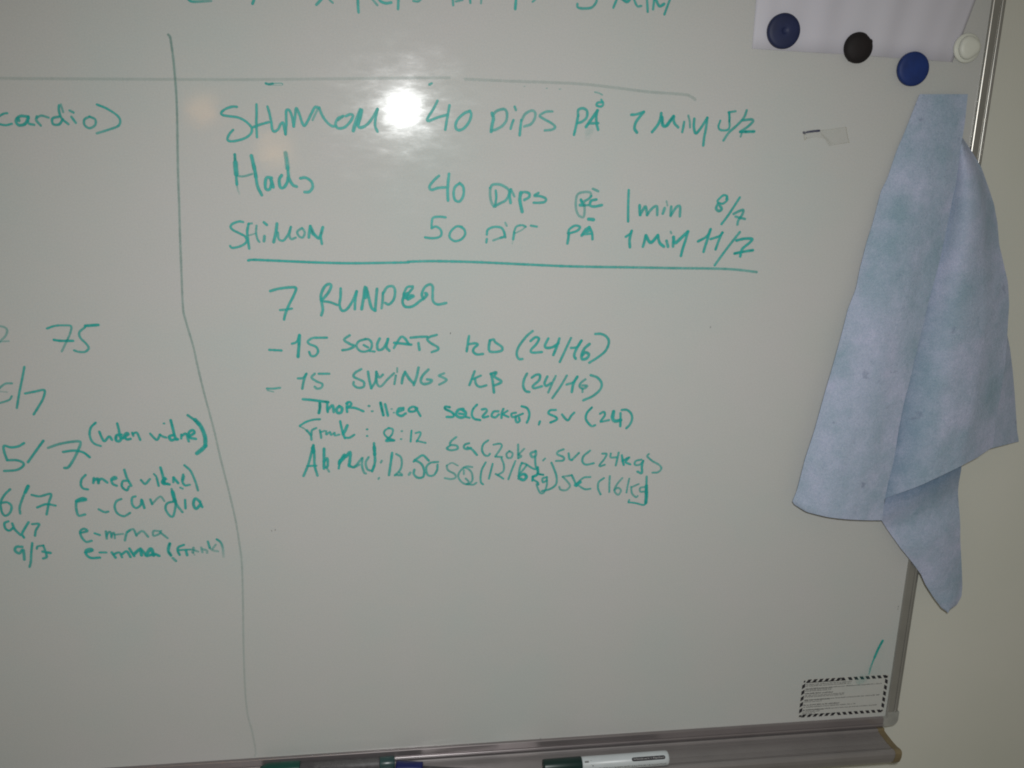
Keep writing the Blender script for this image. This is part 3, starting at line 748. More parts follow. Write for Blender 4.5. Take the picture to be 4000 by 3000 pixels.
  (2.7, 0.78, 0.78, '120.6,-370.9 118.6,-380 116.5,-389.2'),
  (2.7, 0.72, 0.72, '130.8,-364.3 133.7,-372.4 133.3,-380.4 126.8,-384.9'),
  (2.7, 0.75, 0.75, '124.6,-383.7 130.2,-387.3 133.5,-389.7'),
  (2.7, 0.75, 0.75, '147.3,-368.2 143.2,-379.6 139.6,-390.5'),
  (2.9, 0.8, 0.8, '155,-370.7 152.9,-376.4 152,-383.3 151.6,-390.2'),
  (2.7, 0.75, 0.75, '155,-370.7 160.6,-373.1 156.3,-379.9 153.1,-383.3'),
  (3.9, 0.9, 0.9, '152.1,-386.8 157.6,-384.6 161,-388.2 157.8,-392.2 153.3,-390.3'),
  (2.7, 0.78, 0.78, '161.1,-373.1 168.4,-378 173.9,-379.3'),
  (3.6, 0.95, 0.95, '173.9,-376.9 174.1,-385.1 168.7,-388.4'),
  (3, 0.98, 0.98, '174.1,-385.1 180.8,-386.4'),
  (3.4, 0.9, 0.9, '168.7,-388.4 168.3,-393.1'),
  (2.7, 0.8, 0.8, '168.8,-391.9 174.4,-395.6 175.6,-398.5'),
  (3, 0.75, 0.75, '185.3,-389.5 180.4,-391.1 181.1,-395.8 185.5,-393.6'),
  (2.7, 0.7, 0.7, '185.3,-389.5 185.7,-399.4 182.6,-408.7 178.2,-409.2 174.7,-402.6 173.4,-397.9'),
  (3, 0.75, 0.75, '190.3,-371.6 193.9,-379.8 197,-389.2 196.8,-398.6 190.3,-404.3 180.3,-406.9'),
  (2.7, 0.65, 0.65, '204.3,-389.4 215.4,-388'),
  (2.8, 0.62, 0.62, '204.8,-390 210.1,-395.5 213.7,-401.5 209.4,-406.6 202.6,-405.8 200.8,-402.2'),
  (3, 0.78, 0.78, '215.4,-388 219.1,-395.7 221.5,-401.7'),
  (2.8, 0.72, 0.72, '221.5,-401.7 223.6,-397 230.1,-391.4 237.9,-390.8'),
  (4.4, 0.9, 0.9, '220.4,-400.5 225.8,-397.1'),
  (2.8, 0.72, 0.72, '223.8,-401.2 231.9,-406.1 238.6,-405.8'),
  (2.8, 0.75, 0.75, '254.4,-392.7 248.4,-397.8 248.2,-406.1 251.4,-413.3'),
  (2.8, 0.72, 0.72, '261.6,-390.5 261.6,-400.5 262.1,-410.6'),
  (2.8, 0.65, 0.65, '277.1,-393.3 271.2,-400.8 268.3,-409.1 273.1,-414.6 276.3,-409.3 272.6,-405.6 268.2,-407.9'),
  (2.6, 0.68, 0.68, '285.7,-394.2 284.4,-402.4 283.3,-411.9'),
  (2.6, 0.65, 0.65, '297.5,-401.6 289.7,-405'),
  (2.8, 0.65, 0.65, '288.6,-404.9 290.2,-413.3 295.1,-418.3 297.3,-417.1'),
  (2.8, 0.68, 0.68, '305.8,-405.5 300.1,-406.5 300.4,-411.3 306.2,-411.4'),
  (3.1, 0.78, 0.78, '307,-392.4 307.3,-401.9 308,-413.9'),
  (4.5, 0.95, 0.95, '307.4,-404.3 308.2,-416.3 308,-425.9'),
  (2.6, 0.8, 0.8, '308.2,-425.9 305.5,-428.8 295.6,-426.1 286.8,-424.6'),
  (2.6, 0.7, 0.7, '287.2,-421.6 286.3,-424.6'),
 ],
 'cardio_row': [
  (2.3, 0.8, 0.8, '-367.5,9.2 -371,8.5 -377.4,4.8'),
  (2.3, 0.85, 0.85, '-378.1,-0.9 -370.5,-2.3 -364.3,-0.8'),
  (3, 0.85, 0.85, '-348.9,6.4 -355.7,6.6 -360.1,2.6 -358.4,-1.8 -352.3,-0.8 -348.1,5.5'),
  (2.6, 0.8, 0.8, '-348,6.4 -348.7,0.2 -343.7,-1.3'),
  (3.5, 0.8, 0.8, '-358.1,4.4 -357.5,2.6'),
  (2.8, 0.72, 0.72, '-340.2,6.6 -341,3 -337.6,-1.7'),
  (2.5, 0.72, 0.72, '-340.3,5.7 -335.8,7.6 -329.4,6'),
  (2.6, 0.8, 0.8, '-319.3,7.1 -325.6,5.2 -325.7,-0.1 -320.1,-0.4 -316.1,4.5'),
  (2.6, 0.8, 0.8, '-318.3,17.7 -318.8,12.4 -316.9,5.4 -311.3,0.2'),
  (2.3, 0.6, 0.6, '-316.4,18.6 -315,11.6'),
  (2.7, 0.8, 0.8, '-307.6,7 -304.2,1.7'),
  (2.6, 0.75, 0.75, '-308.7,13.1 -305.4,11.4'),
  (2.5, 0.75, 0.75, '-290.4,7.8 -295.5,5 -296,-0.3 -291.5,-3.3 -285.9,-0.1 -285.4,5.3 -290.4,7.8'),
  (2.5, 0.88, 0.7, '-282.3,19.5 -273.9,16.2 -264.7,10.2 -261.6,5 -263.8,-0.4 -273,-4.2 -284.9,-8.1'),
 ],
 'vertical_divider': [
  (2.5, 0.66, 0.22, '-209.3,87.4 -207.7,85.1 -206.9,76.8 -206.1,63.8 -205.8,50.8 -205.6,33 -206.1,15.3 -207,-2.7 -208.4,-26.4 -209.6,-51.9 -210.5,-79.3 -211.6,-104 -212.9,-144.1 -214,-185.1 -212.1,-200.1 -206.3,-227.6 -203.7,-246.1 -198.8,-277.3 -190.8,-320.7 -185.1,-357.8 -178.2,-397.9 -173.1,-432.2 -170.5,-460.9 -169.2,-485.5 -170.5,-534.7 -172.7,-586.4 -174.1,-647.1 -173,-684.7 -169.3,-706.5 -166.2,-736.2 -167.5,-743.4'),
 ],
 'horizontal_divider': [
  (3, 0.26, 0.28, '-372.9,41.7 -347,42.2 -275.2,43.9 -177.2,46.3 -127.2,47.8 -50.8,50.8 26.1,53.9 68.1,55.4'),
  (3.2, 0.28, 0.31, '84.6,54.6 123.5,54 202.4,53.5 242.7,50.8 279.1,47.6 319.6,45.9 328.9,43.8 333.4,41'),
 ],
 'top_row': [
  (2.8, 0.9, 0.5, '-190.1,123.5 -186,119.3 -179,119.1 -166.7,120.4'),
  (3, 0.82, 0.82, '-124.4,125.3 -126.9,119.4'),
  (3, 0.82, 0.82, '-59.6,126.2 -64.8,120.9'),
  (2.3, 0.7, 0.7, '-52.8,126.5 -48.8,123.2'),
  (3, 0.85, 0.85, '-23.9,130.2 -23.9,121.6 -23.5,115.5'),
  (2.5, 0.65, 0.65, '-12,130.7 -4.8,122.8'),
  (3, 0.9, 0.9, '-2.8,130.2 -1.9,126.8 3.6,124.9 9.1,125.7'),
  (2.9, 0.85, 0.85, '16.6,131.9 16,120.1'),
  (2.5, 0.75, 0.75, '39.8,130.7 36.1,127.9 31.4,128.1'),
  (2.7, 0.75, 0.75, '71.2,133.2 71.7,125.8'),
  (2.4, 0.7, 0.7, '74.5,129.4 81.1,131'),
  (2.6, 0.8, 0.8, '88.6,133.9 89.2,128.7'),
  (2.4, 0.6, 0.6, '100.5,133.5 100.1,128.7'),
  (3.1, 0.9, 0.9, '136.2,135.9 135.5,124.8'),
  (2.4, 0.75, 0.75, '156.4,134.9 153.5,132.3'),
  (2.8, 0.78, 0.78, '200.2,131.8 200.8,128.7 206.7,127.8 215.5,129.2 220.1,134.8 219.9,139.2'),
  (2.8, 0.85, 0.85, '242.4,140.1 238.5,130.1'),
  (3.4, 0.85, 0.85, '246.4,139.4 252.6,136.1 256.3,139.8'),
  (2.6, 0.78, 0.78, '259.3,139.9 263.7,132.5 268.1,132.6'),
  (2.8, 0.82, 0.82, '273.6,141.4 275.4,127.5'),
  (2.7, 0.85, 0.85, '281.6,140.8 281,130'),
  (3.2, 0.85, 0.85, '282.6,140.9 287.5,133.4 292.4,135.4'),
  (2.7, 0.82, 0.82, '299,141.5 296.5,134.2 293.6,125.5'),
 ],
 'seventyfive_row': [
  (2.5, 0.5, 0.5, '-401,-204.3 -394.8,-205.8 -392.5,-209.2 -395,-215.2 -401.1,-221.1 -404.5,-226'),
  (2.1, 0.45, 0.45, '-401.1,-221.1 -392.4,-220.6'),
  (2.5, 0.85, 0.55, '-353,-207.3 -344.5,-204.5 -335.2,-204.1 -328.9,-205.1 -330.5,-212.6 -335.1,-221.5 -340.8,-232'),
  (2.9, 0.9, 0.9, '-347.4,-219.7 -340.6,-220.7 -328.5,-220.8'),
  (3.3, 0.92, 0.92, '-314.5,-204.7 -301.8,-203.8'),
  (2.7, 0.75, 0.75, '-315.1,-206.2 -321.2,-211.6 -320.8,-217.6 -315.8,-223.7 -313.5,-228.8 -317.6,-232.8 -324.1,-232.7 -328.2,-231.2'),
 ],
 'first_date_row': [
  (2.5, 0.65, 0.65, '-394.4,-266.4 -400.9,-266.8 -407,-271.3 -409.2,-274.3'),
  (1.9, 0.3, 0.3, '-409.3,-274.8 -400.2,-276'),
  (2.5, 0.7, 0.7, '-396.1,-280.7 -399.3,-284.7 -409,-288.1'),
  (2.7, 0.8, 0.8, '-380,-248.8 -383.8,-262.4 -388.3,-277.7 -392.4,-293.6'),
  (2.8, 0.82, 0.82, '-382.3,-277.8 -372.3,-275.9 -362.8,-274.5 -364.7,-283.2 -370.3,-292.4 -376.2,-301.1'),
 ],
 'without_witness_row': [
  (3, 0.9, 0.8, '-389.8,-333.5 -395.9,-337 -403.5,-337.9 -410.3,-336.1 -410.7,-343.5 -408.9,-352.1'),
  (3, 0.8, 0.8, '-408.9,-352.6 -399.5,-352.8 -393.2,-355.7 -393.7,-359.9 -400.8,-364 -413.2,-364.8'),
  (3, 0.85, 0.85, '-369.8,-331.3 -377.4,-341.2 -388,-355.3'),
  (3.2, 0.65, 0.8, '-365.4,-339.3 -354,-335.4 -340.5,-333 -331.9,-333.7 -335.8,-344.3 -341.7,-354.9 -347.2,-362.3 -351.1,-363'),
  (3, 0.8, 0.95, '-350.7,-344.5 -339.5,-343.2 -330.2,-345.5 -324,-351.1'),
  (2.8, 0.92, 0.8, '-314.2,-311.9 -319.4,-317.1 -321.5,-324.4 -320.3,-331.9 -316.9,-336.2 -311.3,-338.5'),
  (3, 0.88, 0.88, '-311.3,-322.5 -309.5,-328.9 -307,-333.3 -301.7,-328 -299.1,-331.8'),
  (3.5, 0.92, 0.92, '-289,-326.2 -293.9,-327.2 -294.8,-332.5 -291.6,-333.6 -288.3,-329.4'),
  (3, 0.88, 0.88, '-292,-313.4 -290.9,-320.8 -290.2,-329.4 -287.4,-330.5'),
  (3.1, 0.85, 0.85, '-285.3,-328.4 -281.2,-325.8 -283,-324.2 -285.7,-327.3 -283.7,-331.7 -279.7,-331.2'),
  (2.9, 0.82, 0.82, '-277.2,-324.3 -276.5,-327.5'),
  (2.9, 0.85, 0.85, '-276.8,-325.4 -272.4,-324.4 -269.6,-332.5'),
  (2.9, 0.85, 0.85, '-258.4,-325.8 -254.4,-331.2 -251.6,-332.9 -248.3,-327.1'),
  (2.9, 0.82, 0.82, '-248.3,-327.1 -245.5,-329.3 -242.2,-330.5'),
  (2.4, 0.75, 0.75, '-243.4,-314.2 -242.9,-314.2'),
  (3.5, 0.92, 0.92, '-233.6,-327.4 -238.7,-329.5 -237,-333.8 -233,-332.8 -230.1,-332.9'),
  (3.3, 0.9, 0.9, '-235.8,-310.8 -234.5,-318.8 -232.8,-329.6 -231,-332.9'),
  (2.9, 0.85, 0.85, '-225.8,-327.6 -226.1,-331.9'),
  (3.1, 0.85, 0.85, '-224.9,-328.7 -220.8,-326.6 -218.4,-335.3'),
  (3.3, 0.9, 0.9, '-218,-329.9 -211.8,-325.7 -213.6,-322.5 -217.8,-325.6 -217.1,-331 -210.8,-332.8'),
  (3.1, 0.8, 0.8, '-217.4,-305.3 -210.9,-310.8 -206.3,-316.7'),
  (4.7, 0.9, 0.9, '-209.9,-310.8 -204.5,-318.4 -200.8,-330.3 -201,-341.1'),
  (4.8, 0.92, 0.92, '-201,-341.1 -205.2,-345.4 -210.4,-349.6'),
 ],
 'with_witness_row': [
  (2.9, 0.85, 0.85, '-330.3,-372 -334.7,-376.7 -336.2,-383.2 -334.2,-387.6 -329.5,-388.9'),
  (3.1, 0.85, 0.85, '-322,-376 -323,-381.4'),
  (3.5, 0.88, 0.88, '-321.7,-378.2 -317.7,-376.7 -317.6,-381.6'),
  (3.1, 0.85, 0.85, '-317.4,-379.4 -313.8,-376.8 -308.4,-381.3'),
  (3.1, 0.85, 0.85, '-303.3,-378.7 -298.2,-376.7 -300,-375 -303.6,-377.6 -302.7,-383.1 -298.9,-385.4'),
  (2.9, 0.82, 0.82, '-285.8,-380.3 -291.6,-380.2 -293.2,-386.7 -288.6,-391.3 -285.8,-386.9'),
  (3.1, 0.85, 0.85, '-289.1,-367.1 -287,-377 -283.3,-385.9'),
  (2.9, 0.8, 0.8, '-272.4,-379.6 -268.4,-384.2 -263,-378.8'),
  (2.5, 0.8, 0.8, '-258.1,-372.9 -255.9,-375.7'),
  (2.9, 0.85, 0.85, '-255.5,-377.9 -254.2,-386.8'),
  (3.3, 0.92, 0.92, '-250.6,-365.5 -248.9,-374.8 -247.6,-383.7 -242.7,-385.5'),
  (3.8, 0.92, 0.92, '-247.1,-378.2 -248.5,-383.7'),
  (2.9, 0.88, 0.88, '-245.7,-379.1 -248.8,-379.8 -250.3,-383.1 -248.2,-385.1 -245.1,-384.3'),
  (2.9, 0.85, 0.85, '-237.7,-377.4 -238.1,-382.9'),
  (3.4, 0.88, 0.88, '-237.2,-377.9 -233.2,-384.1'),
  (2.9, 0.85, 0.85, '-227,-374.4 -228.5,-382 -225.9,-387.1 -220.9,-386.7'),
  (2.7, 0.8, 0.8, '-226.2,-376.6 -227.5,-381'),
  (2.5, 0.8, 0.8, '-231.1,-389.7 -228.7,-391.1'),
  (2.9, 0.85, 0.7, '-224.8,-363.4 -218.8,-370.2 -214.6,-382.5 -212.3,-393.6'),
  (2.9, 0.82, 0.82, '-410,-386.4 -416.4,-392.7 -421.2,-401.2 -421.5,-412.2 -418.3,-417.2 -413,-413.6 -410.7,-406 -414.5,-401.5 -420.3,-401.8'),
  (2.9, 0.78, 0.78, '-391,-382.6 -397,-394.4 -402.3,-407.3 -402.7,-415'),
  (4.1, 0.88, 0.88, '-391.1,-383.5 -394.6,-390.1'),
  (2.9, 0.8, 0.8, '-388.3,-393.6 -380.4,-395.5 -368.6,-393.1 -371.5,-402.9 -375.4,-417.1'),
  (2.9, 0.85, 0.85, '-384.2,-408.5 -374.6,-405 -365.2,-406.9'),
  (3.5, 0.9, 0.9, '-342.4,-402.8 -332.5,-400.9 -336.3,-399.1 -342.3,-401.7'),
  (3.1, 0.8, 0.8, '-342.9,-402.7 -343.7,-410.4 -342.1,-419.4 -335.2,-418.5'),
  (2.9, 0.78, 0.78, '-320,-412.9 -314.4,-416.4 -310.4,-416'),
  (2.9, 0.78, 0.78, '-295.4,-401.5 -300.6,-404.1 -303.1,-410.7 -300.8,-418.6 -294.2,-422.2 -287.5,-418.5'),
  (2.9, 0.82, 0.82, '-279.9,-398.7 -283.5,-400.3 -284.1,-408 -280.5,-412.6 -275.3,-409.4 -273.8,-402.8'),
  (3.2, 0.85, 0.85, '-273.4,-403.9 -271.6,-412.9'),
  (2.9, 0.85, 0.85, '-264.4,-403.1 -262.9,-408.7'),
  (2.7, 0.6, 0.6, '-262.9,-408.7 -256.9,-402.2 -252.8,-400.1 -249.6,-405.3'),
  (3, 0.8, 0.8, '-238.2,-406.2 -246.4,-408.2 -248.9,-414.8 -245.4,-422.8 -241.5,-424.1 -238.3,-414 -237.2,-406.2'),
  (3.2, 0.75, 0.75, '-240.7,-391.6 -239,-402.8 -235.6,-411.9 -231.1,-419.3'),
  (4.6, 0.9, 0.9, '-239.9,-395 -238.2,-405.6'),
  (3, 0.85, 0.85, '-227.1,-404.9 -227.3,-415'),
  (3.6, 0.85, 0.85, '-211.2,-407.1 -216,-403.6 -218.4,-410.2 -215.8,-415.9 -210.4,-410.5'),
  (3.2, 0.85, 0.85, '-211.2,-408.2 -209.1,-413.9'),
 ],
 'ninth_date_row': [
  (2.9, 0.85, 0.85, '-416.1,-423.9 -420.2,-426 -420,-432.1 -416.4,-435 -412.3,-432.3'),
  (3.1, 0.85, 0.85, '-412.2,-426.8 -410.5,-433.5 -405.5,-440.4'),
  (2.9, 0.88, 0.88, '-395.2,-425.8 -399.8,-432.8 -403.4,-439.4 -402,-443.9'),
  (2.9, 0.8, 0.8, '-391.6,-428.1 -384.4,-428.4 -388.5,-435.5 -390.2,-442.1'),
  (3, 0.78, 0.78, '-342.2,-440.6 -334.6,-438.6 -337.8,-435.7 -342,-438.4 -341.6,-445.1 -337.3,-451.5 -331.3,-450.6'),
  (2.7, 0.85, 0.85, '-327,-441.7 -321.8,-443.9'),
  (3, 0.72, 0.72, '-315,-439.9 -314.8,-448.4'),
  (2.8, 0.72, 0.72, '-314.8,-445.6 -312.4,-441.2 -310.4,-440.5 -309.7,-443.5 -309.6,-447.3'),
  (2.5, 0.68, 0.68, '-309.5,-445.8 -307.5,-441.7 -306.2,-442.5 -306.1,-448.5'),
  (2.5, 0.62, 0.62, '-306,-444.2 -297,-443.5'),
  (3, 0.72, 0.72, '-295.6,-451.4 -292.9,-442.5 -289.6,-439.2'),
  (2.8, 0.68, 0.68, '-291.8,-441.4 -285.6,-438.2 -282.7,-446.3'),
  (3, 0.65, 0.65, '-282.6,-445.1 -275.8,-440.9 -270.3,-447.9'),
  (2.8, 0.65, 0.65, '-257.8,-441.6 -263.8,-441.3 -264.2,-447 -258.1,-445 -255.8,-441.6'),
  (2.8, 0.68, 0.68, '-256,-443.9 -249.4,-450.4'),
 ],
 'last_date_row': [
  (3.4, 0.82, 0.82, '-405.2,-454.9 -411,-454.7 -412.9,-459.1 -408.9,-462.7 -404.6,-458.3 -404.2,-464 -404.4,-470.2'),
  (2.9, 0.88, 0.75, '-394,-450.9 -396.2,-462.1 -397.9,-473.3 -399.9,-479.5'),
  (2.7, 0.78, 0.78, '-389.9,-457.8 -388.7,-455.1 -382.7,-454.2'),
  (2.7, 0.78, 0.78, '-382.7,-454.2 -381.4,-460.4'),
  (3.4, 0.85, 0.85, '-384,-461.5 -376.3,-463.5'),
  (3, 0.82, 0.82, '-380.8,-463.8 -380.8,-468.4 -384.4,-469.9'),
  (3.2, 0.88, 0.88, '-339.1,-464.5 -331.5,-462.5 -333.2,-460.2 -338.4,-462.2 -337.9,-467.9 -333.3,-471.5 -324.3,-471.4'),
  (2.8, 0.82, 0.82, '-323.8,-465.1 -316.8,-465.4'),
  (3.2, 0.85, 0.85, '-310.9,-465.6 -307.4,-472.1'),
  (3, 0.82, 0.82, '-309.1,-468 -302.9,-466 -300.4,-471.8'),
  (3.2, 0.85, 0.85, '-300.1,-468.4 -294.8,-465.2 -291.4,-472.2'),
  (3.2, 0.88, 0.88, '-291.6,-461.9 -287.3,-471.2'),
  (3.9, 0.9, 0.9, '-287.1,-468.9 -280.7,-463.5 -279.2,-470.4'),
  (3.4, 0.88, 0.88, '-279.6,-462.4 -275.1,-469.4'),
  (4.3, 0.92, 0.92, '-274.2,-470.6 -268.5,-462.8 -266.1,-471'),
  (3.5, 0.9, 0.9, '-273.3,-471.8 -265,-469.9 -260.2,-472.1'),
  (3.8, 0.95, 0.95, '-247.5,-457.6 -249.2,-463 -249.5,-467.3 -247.3,-472'),
  (3.4, 0.7, 0.7, '-245.3,-475.7 -242.4,-479.1'),
  (3.1, 0.88, 0.88, '-232.4,-459.7 -238.3,-462.3 -239.3,-467 -237.7,-471.7'),
  (2.7, 0.85, 0.7, '-237.3,-466 -231.6,-465.8 -225.2,-465.7'),
  (3.4, 0.88, 0.88, '-230.4,-466.6 -229.5,-472.4'),
  (3.7, 0.6, 0.6, '-221.9,-464.1 -222.9,-469.1'),
  (2.7, 0.55, 0.55, '-222.1,-466.2 -217.1,-468.6'),
  (2, 0.35, 0.35, '-222.3,-470.6 -221.2,-472.8'),
  (3, 0.55, 0.55, '-213.3,-463.7 -212.4,-469.5'),
  (3, 0.5, 0.5, '-211.8,-465.9 -207.4,-467.6 -207.3,-470.5'),
  (3.1, 0.75, 0.75, '-205.5,-456.8 -204,-464.1'),
  (2.7, 0.5, 0.5, '-197.1,-460.8 -200.9,-465.7'),
  (3, 0.45, 0.45, '-204.1,-464.8 -200.4,-467.8 -195.3,-469.1'),
  (3, 0.85, 0.25, '-195.4,-454.3 -191.5,-458.1 -189.6,-464.7 -189.4,-471.2 -189.3,-476.3'),
 ],
 'corner_mark': [
  (3.8, 0.98, 0.85, '642.6,-633 638.2,-644.5 634.7,-656.7'),
  (2.7, 0.85, 0.45, '634.7,-656.7 631.3,-670.3 630.1,-681.4'),
 ],
 'wiped_smear': [
  (16.5, 0.1, 0.1, '619.3,-689.1 623.1,-688'),
  (11, 0.16, 0.16, '618.4,-691.9 622,-689.3'),
  (27.5, 0.05, 0.05, '607.2,-696.7 634.1,-681.7'),
  (21.9, 0.04, 0.04, '633.9,-670.5 637.5,-648.5'),
 ],
}
FOLD_LEFT = [(590.6, 53.6, 3.0), (578.1, 12.4, 3.9), (570.9, -7.7, 4.8), (563.6, -38.5, 5.6), (557.2, -52.4, 6.7), (551.1, -90.3, 7.9), (546.1, -111.1, 9.1), (541.4, -140.1, 10.2), (539.0, -162.8, 11.4), (531.4, -186.9, 12.6), (527.0, -214.2, 13.8), (519.8, -254.2, 14.9), (513.0, -287.6, 16.1), (504.9, -333.3, 17.3), (497.0, -367.9, 17.8), (491.4, -409.5, 17.2), (487.3, -423.3, 16.6), (491.0, -428.0, 16.0)]
FOLD_RIGHT = [(647.0, 55.1, 5.0), (646.3, 24.0, 8.2), (643.5, -6.1, 11.5), (642.1, -39.3, 14.7), (638.5, -67.4, 17.1), (635.6, -100.0, 18.8), (631.4, -135.6, 20.6), (625.5, -169.0, 22.2), (621.3, -202.9, 23.4), (616.1, -241.7, 24.6), (612.2, -275.0, 25.8), (608.4, -299.0, 26.9), (605.9, -327.4, 28.1), (604.7, -360.6, 29.3), (603.7, -372.5, 30.0), (600.9, -394.8, 30.0), (599.1, -420.1, 30.0), (599.7, -446.5, 30.0)]
FOLD_HEM = [(491.0, -428.0, 16.0), (502.6, -433.8, 21.6), (527.2, -438.3, 27.2), (556.0, -441.8, 30.0), (584.4, -445.2, 30.0), (599.7, -446.5, 30.0)]
SIDE_EDGE = [(649.1, 7.7, 4.0), (660.8, -4.8, 4.3), (676.8, -23.8, 4.7), (688.9, -45.4, 5.0), (699.3, -65.0, 5.3), (707.2, -86.3, 5.7), (713.6, -111.4, 6.0), (722.0, -131.8, 6.7), (731.6, -155.0, 7.3), (737.6, -181.4, 8.0), (739.7, -205.0, 8.7), (742.2, -229.1, 9.3), (744.4, -259.3, 10.0), (743.9, -288.3, 11.3), (741.7, -320.3, 12.7), (743.4, -360.5, 14.0)]
SIDE_HEM = [(743.4, -360.5, 14.0), (718.9, -369.4, 20.4), (693.8, -375.4, 26.8), (655.4, -391.7, 29.2), (628.0, -406.6, 27.6), (601.1, -419.1, 26.0)]
FLAP_IN = [(738.6, -217.0, 8.0), (740.3, -248.6, 8.8), (742.0, -280.6, 9.6), (740.9, -313.3, 9.6), (741.6, -343.5, 8.8), (745.1, -364.7, 8.0)]
FLAP_OUT = [(745.2, -221.1, 4.0), (754.2, -239.7, 1.2), (764.7, -267.6, -1.6), (775.5, -300.5, -4.4), (789.2, -347.4, -7.2), (796.5, -362.5, -10.0)]
TAIL_LEFT = [(605.7, -449.7, 20.0), (621.1, -469.1, 18.0), (639.7, -492.8, 16.0), (657.8, -512.2, 14.0), (674.7, -531.7, 12.0), (684.0, -547.3, 11.0), (698.8, -566.9, 10.0), (713.3, -583.2, 9.0), (722.4, -589.9, 8.0)]
TAIL_RIGHT = [(706.1, -380.4, 14.0), (711.1, -409.2, 12.0), (716.0, -438.1, 10.0), (724.3, -487.2, 8.0), (731.0, -514.3, 6.7), (736.8, -537.8, 5.3), (741.1, -556.3, 4.0), (741.4, -570.4, 5.3), (735.8, -581.3, 6.7), (722.4, -589.9, 8.0)]
PAPER_HEM = [(392.7, 94.8, 1.0), (422.2, 94.0, 1.0), (447.0, 93.5, 1.0), (474.9, 92.9, 1.0), (504.4, 92.5, 1.0), (552.4, 90.9, 1.0), (588.8, 90.0, 1.0), (616.4, 89.0, 1.0), (626.2, 88.5, 1.0)]
PAPER_TOP = [(392.4, 153.4, 1.0), (421.6, 154.6, 1.0), (447.3, 155.7, 1.0), (476.0, 156.9, 1.0), (507.8, 158.2, 1.0), (548.6, 159.9, 1.0), (589.9, 161.6, 1.0), (625.7, 163.1, 1.0), (646.1, 163.9, 1.0)]
MAGNETS = [(423.8, 113.1), (510.7, 99.4), (577.6, 79.7), (638.9, 103.5)]
STICKER = [(536.9, -684.1), (661.0, -683.8), (659.5, -742.0), (536.9, -742.4)]
TAPE = [(461.0, 9.5), (478.6, 11.9), (494.7, 14.2), (509.7, 16.5), (512.1, 8.4), (515.2, -0.0), (502.2, -2.0), (492.1, -3.9), (496.6, -1.3), (490.7, 2.3), (483.7, 3.8), (474.0, 4.8), (464.6, 4.3), (462.7, 1.7)]
TAPE_MARK = [(464.6, 10.1), (471.9, 11.2), (478.6, 11.9)]
SPECKS = [(371.4, -210.2), (70.5, -215.6), (-130.1, -445.5), (-133.8, -446.4), (657.7, -583.9), (657.5, -587.6), (188.6, -747.9)]
PRINT = [(542.9, -689.3, 594.1, -688.6, 1), (543.0, -692.4, 606.7, -691.5, 0), (542.8, -694.7, 605.7, -693.9, 0), (542.8, -698.5, 649.6, -697.2, 0), (542.6, -699.9, 580.3, -699.4, 0), (542.6, -702.1, 578.6, -701.7, 0), (542.7, -706.0, 583.0, -705.6, 1), (542.9, -709.0, 598.4, -708.4, 0), (542.9, -711.1, 598.0, -710.5, 0), (543.1, -715.7, 649.3, -714.6, 0), (543.1, -716.2, 578.3, -715.8, 0), (543.1, -718.5, 567.5, -718.3, 0), (542.8, -723.5, 593.3, -723.0, 1), (542.9, -726.6, 616.4, -725.9, 0), (543.1, -730.9, 647.4, -729.9, 0), (542.9, -731.2, 571.6, -731.0, 0), (542.9, -733.7, 566.7, -733.5, 0), (542.8, -736.2, 560.4, -736.0, 0), (542.8, -739.0, 589.0, -738.6, 0)]

# ================================================================== the wall
bm = bmesh.new()
bmesh.ops.create_grid(bm, x_segments=2, y_segments=2, size=1.0)
for v in bm.verts:
    v.co = Vector((v.co.x * 3.0, 0.026, 1.35 + v.co.y * 1.35))
wall = link('wall', bm, M['wall'])
wall['kind'] = 'structure'

# ================================================================== the whiteboard
U0, U1, V0, V1 = -1150.0, 662.3, -748.3, 430.0          # visible writing area, mm
board = thing('whiteboard', 'large whiteboard covered in green handwriting, grey metal frame, mounted on the wall', 'whiteboard',
              W((U0 + U1) / 2, V0))
BASE = board.location.copy()

def bpart(name, bm, mats, smooth=False, parent=None):
    """a part of the whiteboard built in world metres"""
    o = link(name, bm, mats, parent or board, smooth)
    off = BASE if (parent is None or parent is board) else BASE
    if parent is None or parent is board:
        o.matrix_parent_inverse = Matrix.Translation(-BASE)
    return o

bm = bmesh.new()
r = bmesh.ops.create_cube(bm, size=1.0)
for v in bm.verts:
    v.co = Vector(((U0 + U1) / 2000 + v.co.x * (U1 - U0 + 12) / 1000, 0.0095 + v.co.y * 0.019,
                   H + (V0 + V1) / 2000 + v.co.z * (V1 - V0 + 12) / 1000))
bpart('writing_surface', bm, M['board'])

# frame profile: (outward from the visible edge, towards the room) in mm
PROFILE = ([(0.0, -1.0), (0.0, 2.6), (0.5, 3.4), (1.2, 3.8), (8.4, 4.2), (8.8, 3.5), (9.2, 3.4)]
           + [(10.9 - 1.5 * math.cos(math.radians(a)), 3.4 + 1.9 * math.sin(math.radians(a))) for a in range(0, 181, 6)]
           + [(12.8, 3.4), (13.2, 3.8), (14.8, 3.4), (15.6, 2.6), (16.0, 1.0), (16.0, -25.0), (0.0, -25.0)])

def extrude(rings, mat_i=0):
    bm = bmesh.new()
    vs = [[bm.verts.new(p) for p in ring] for ring in rings]
    n = len(rings[0])
    for a, b in zip(vs, vs[1:]):
        for i in range(n):
            bm.faces.new((a[i], a[(i + 1) % n], b[(i + 1) % n], b[i]))
    bm.faces.new(vs[0][::-1])
    bm.faces.new(vs[-1])
    bmesh.ops.recalc_face_normals(bm, faces=bm.faces)
    return bm

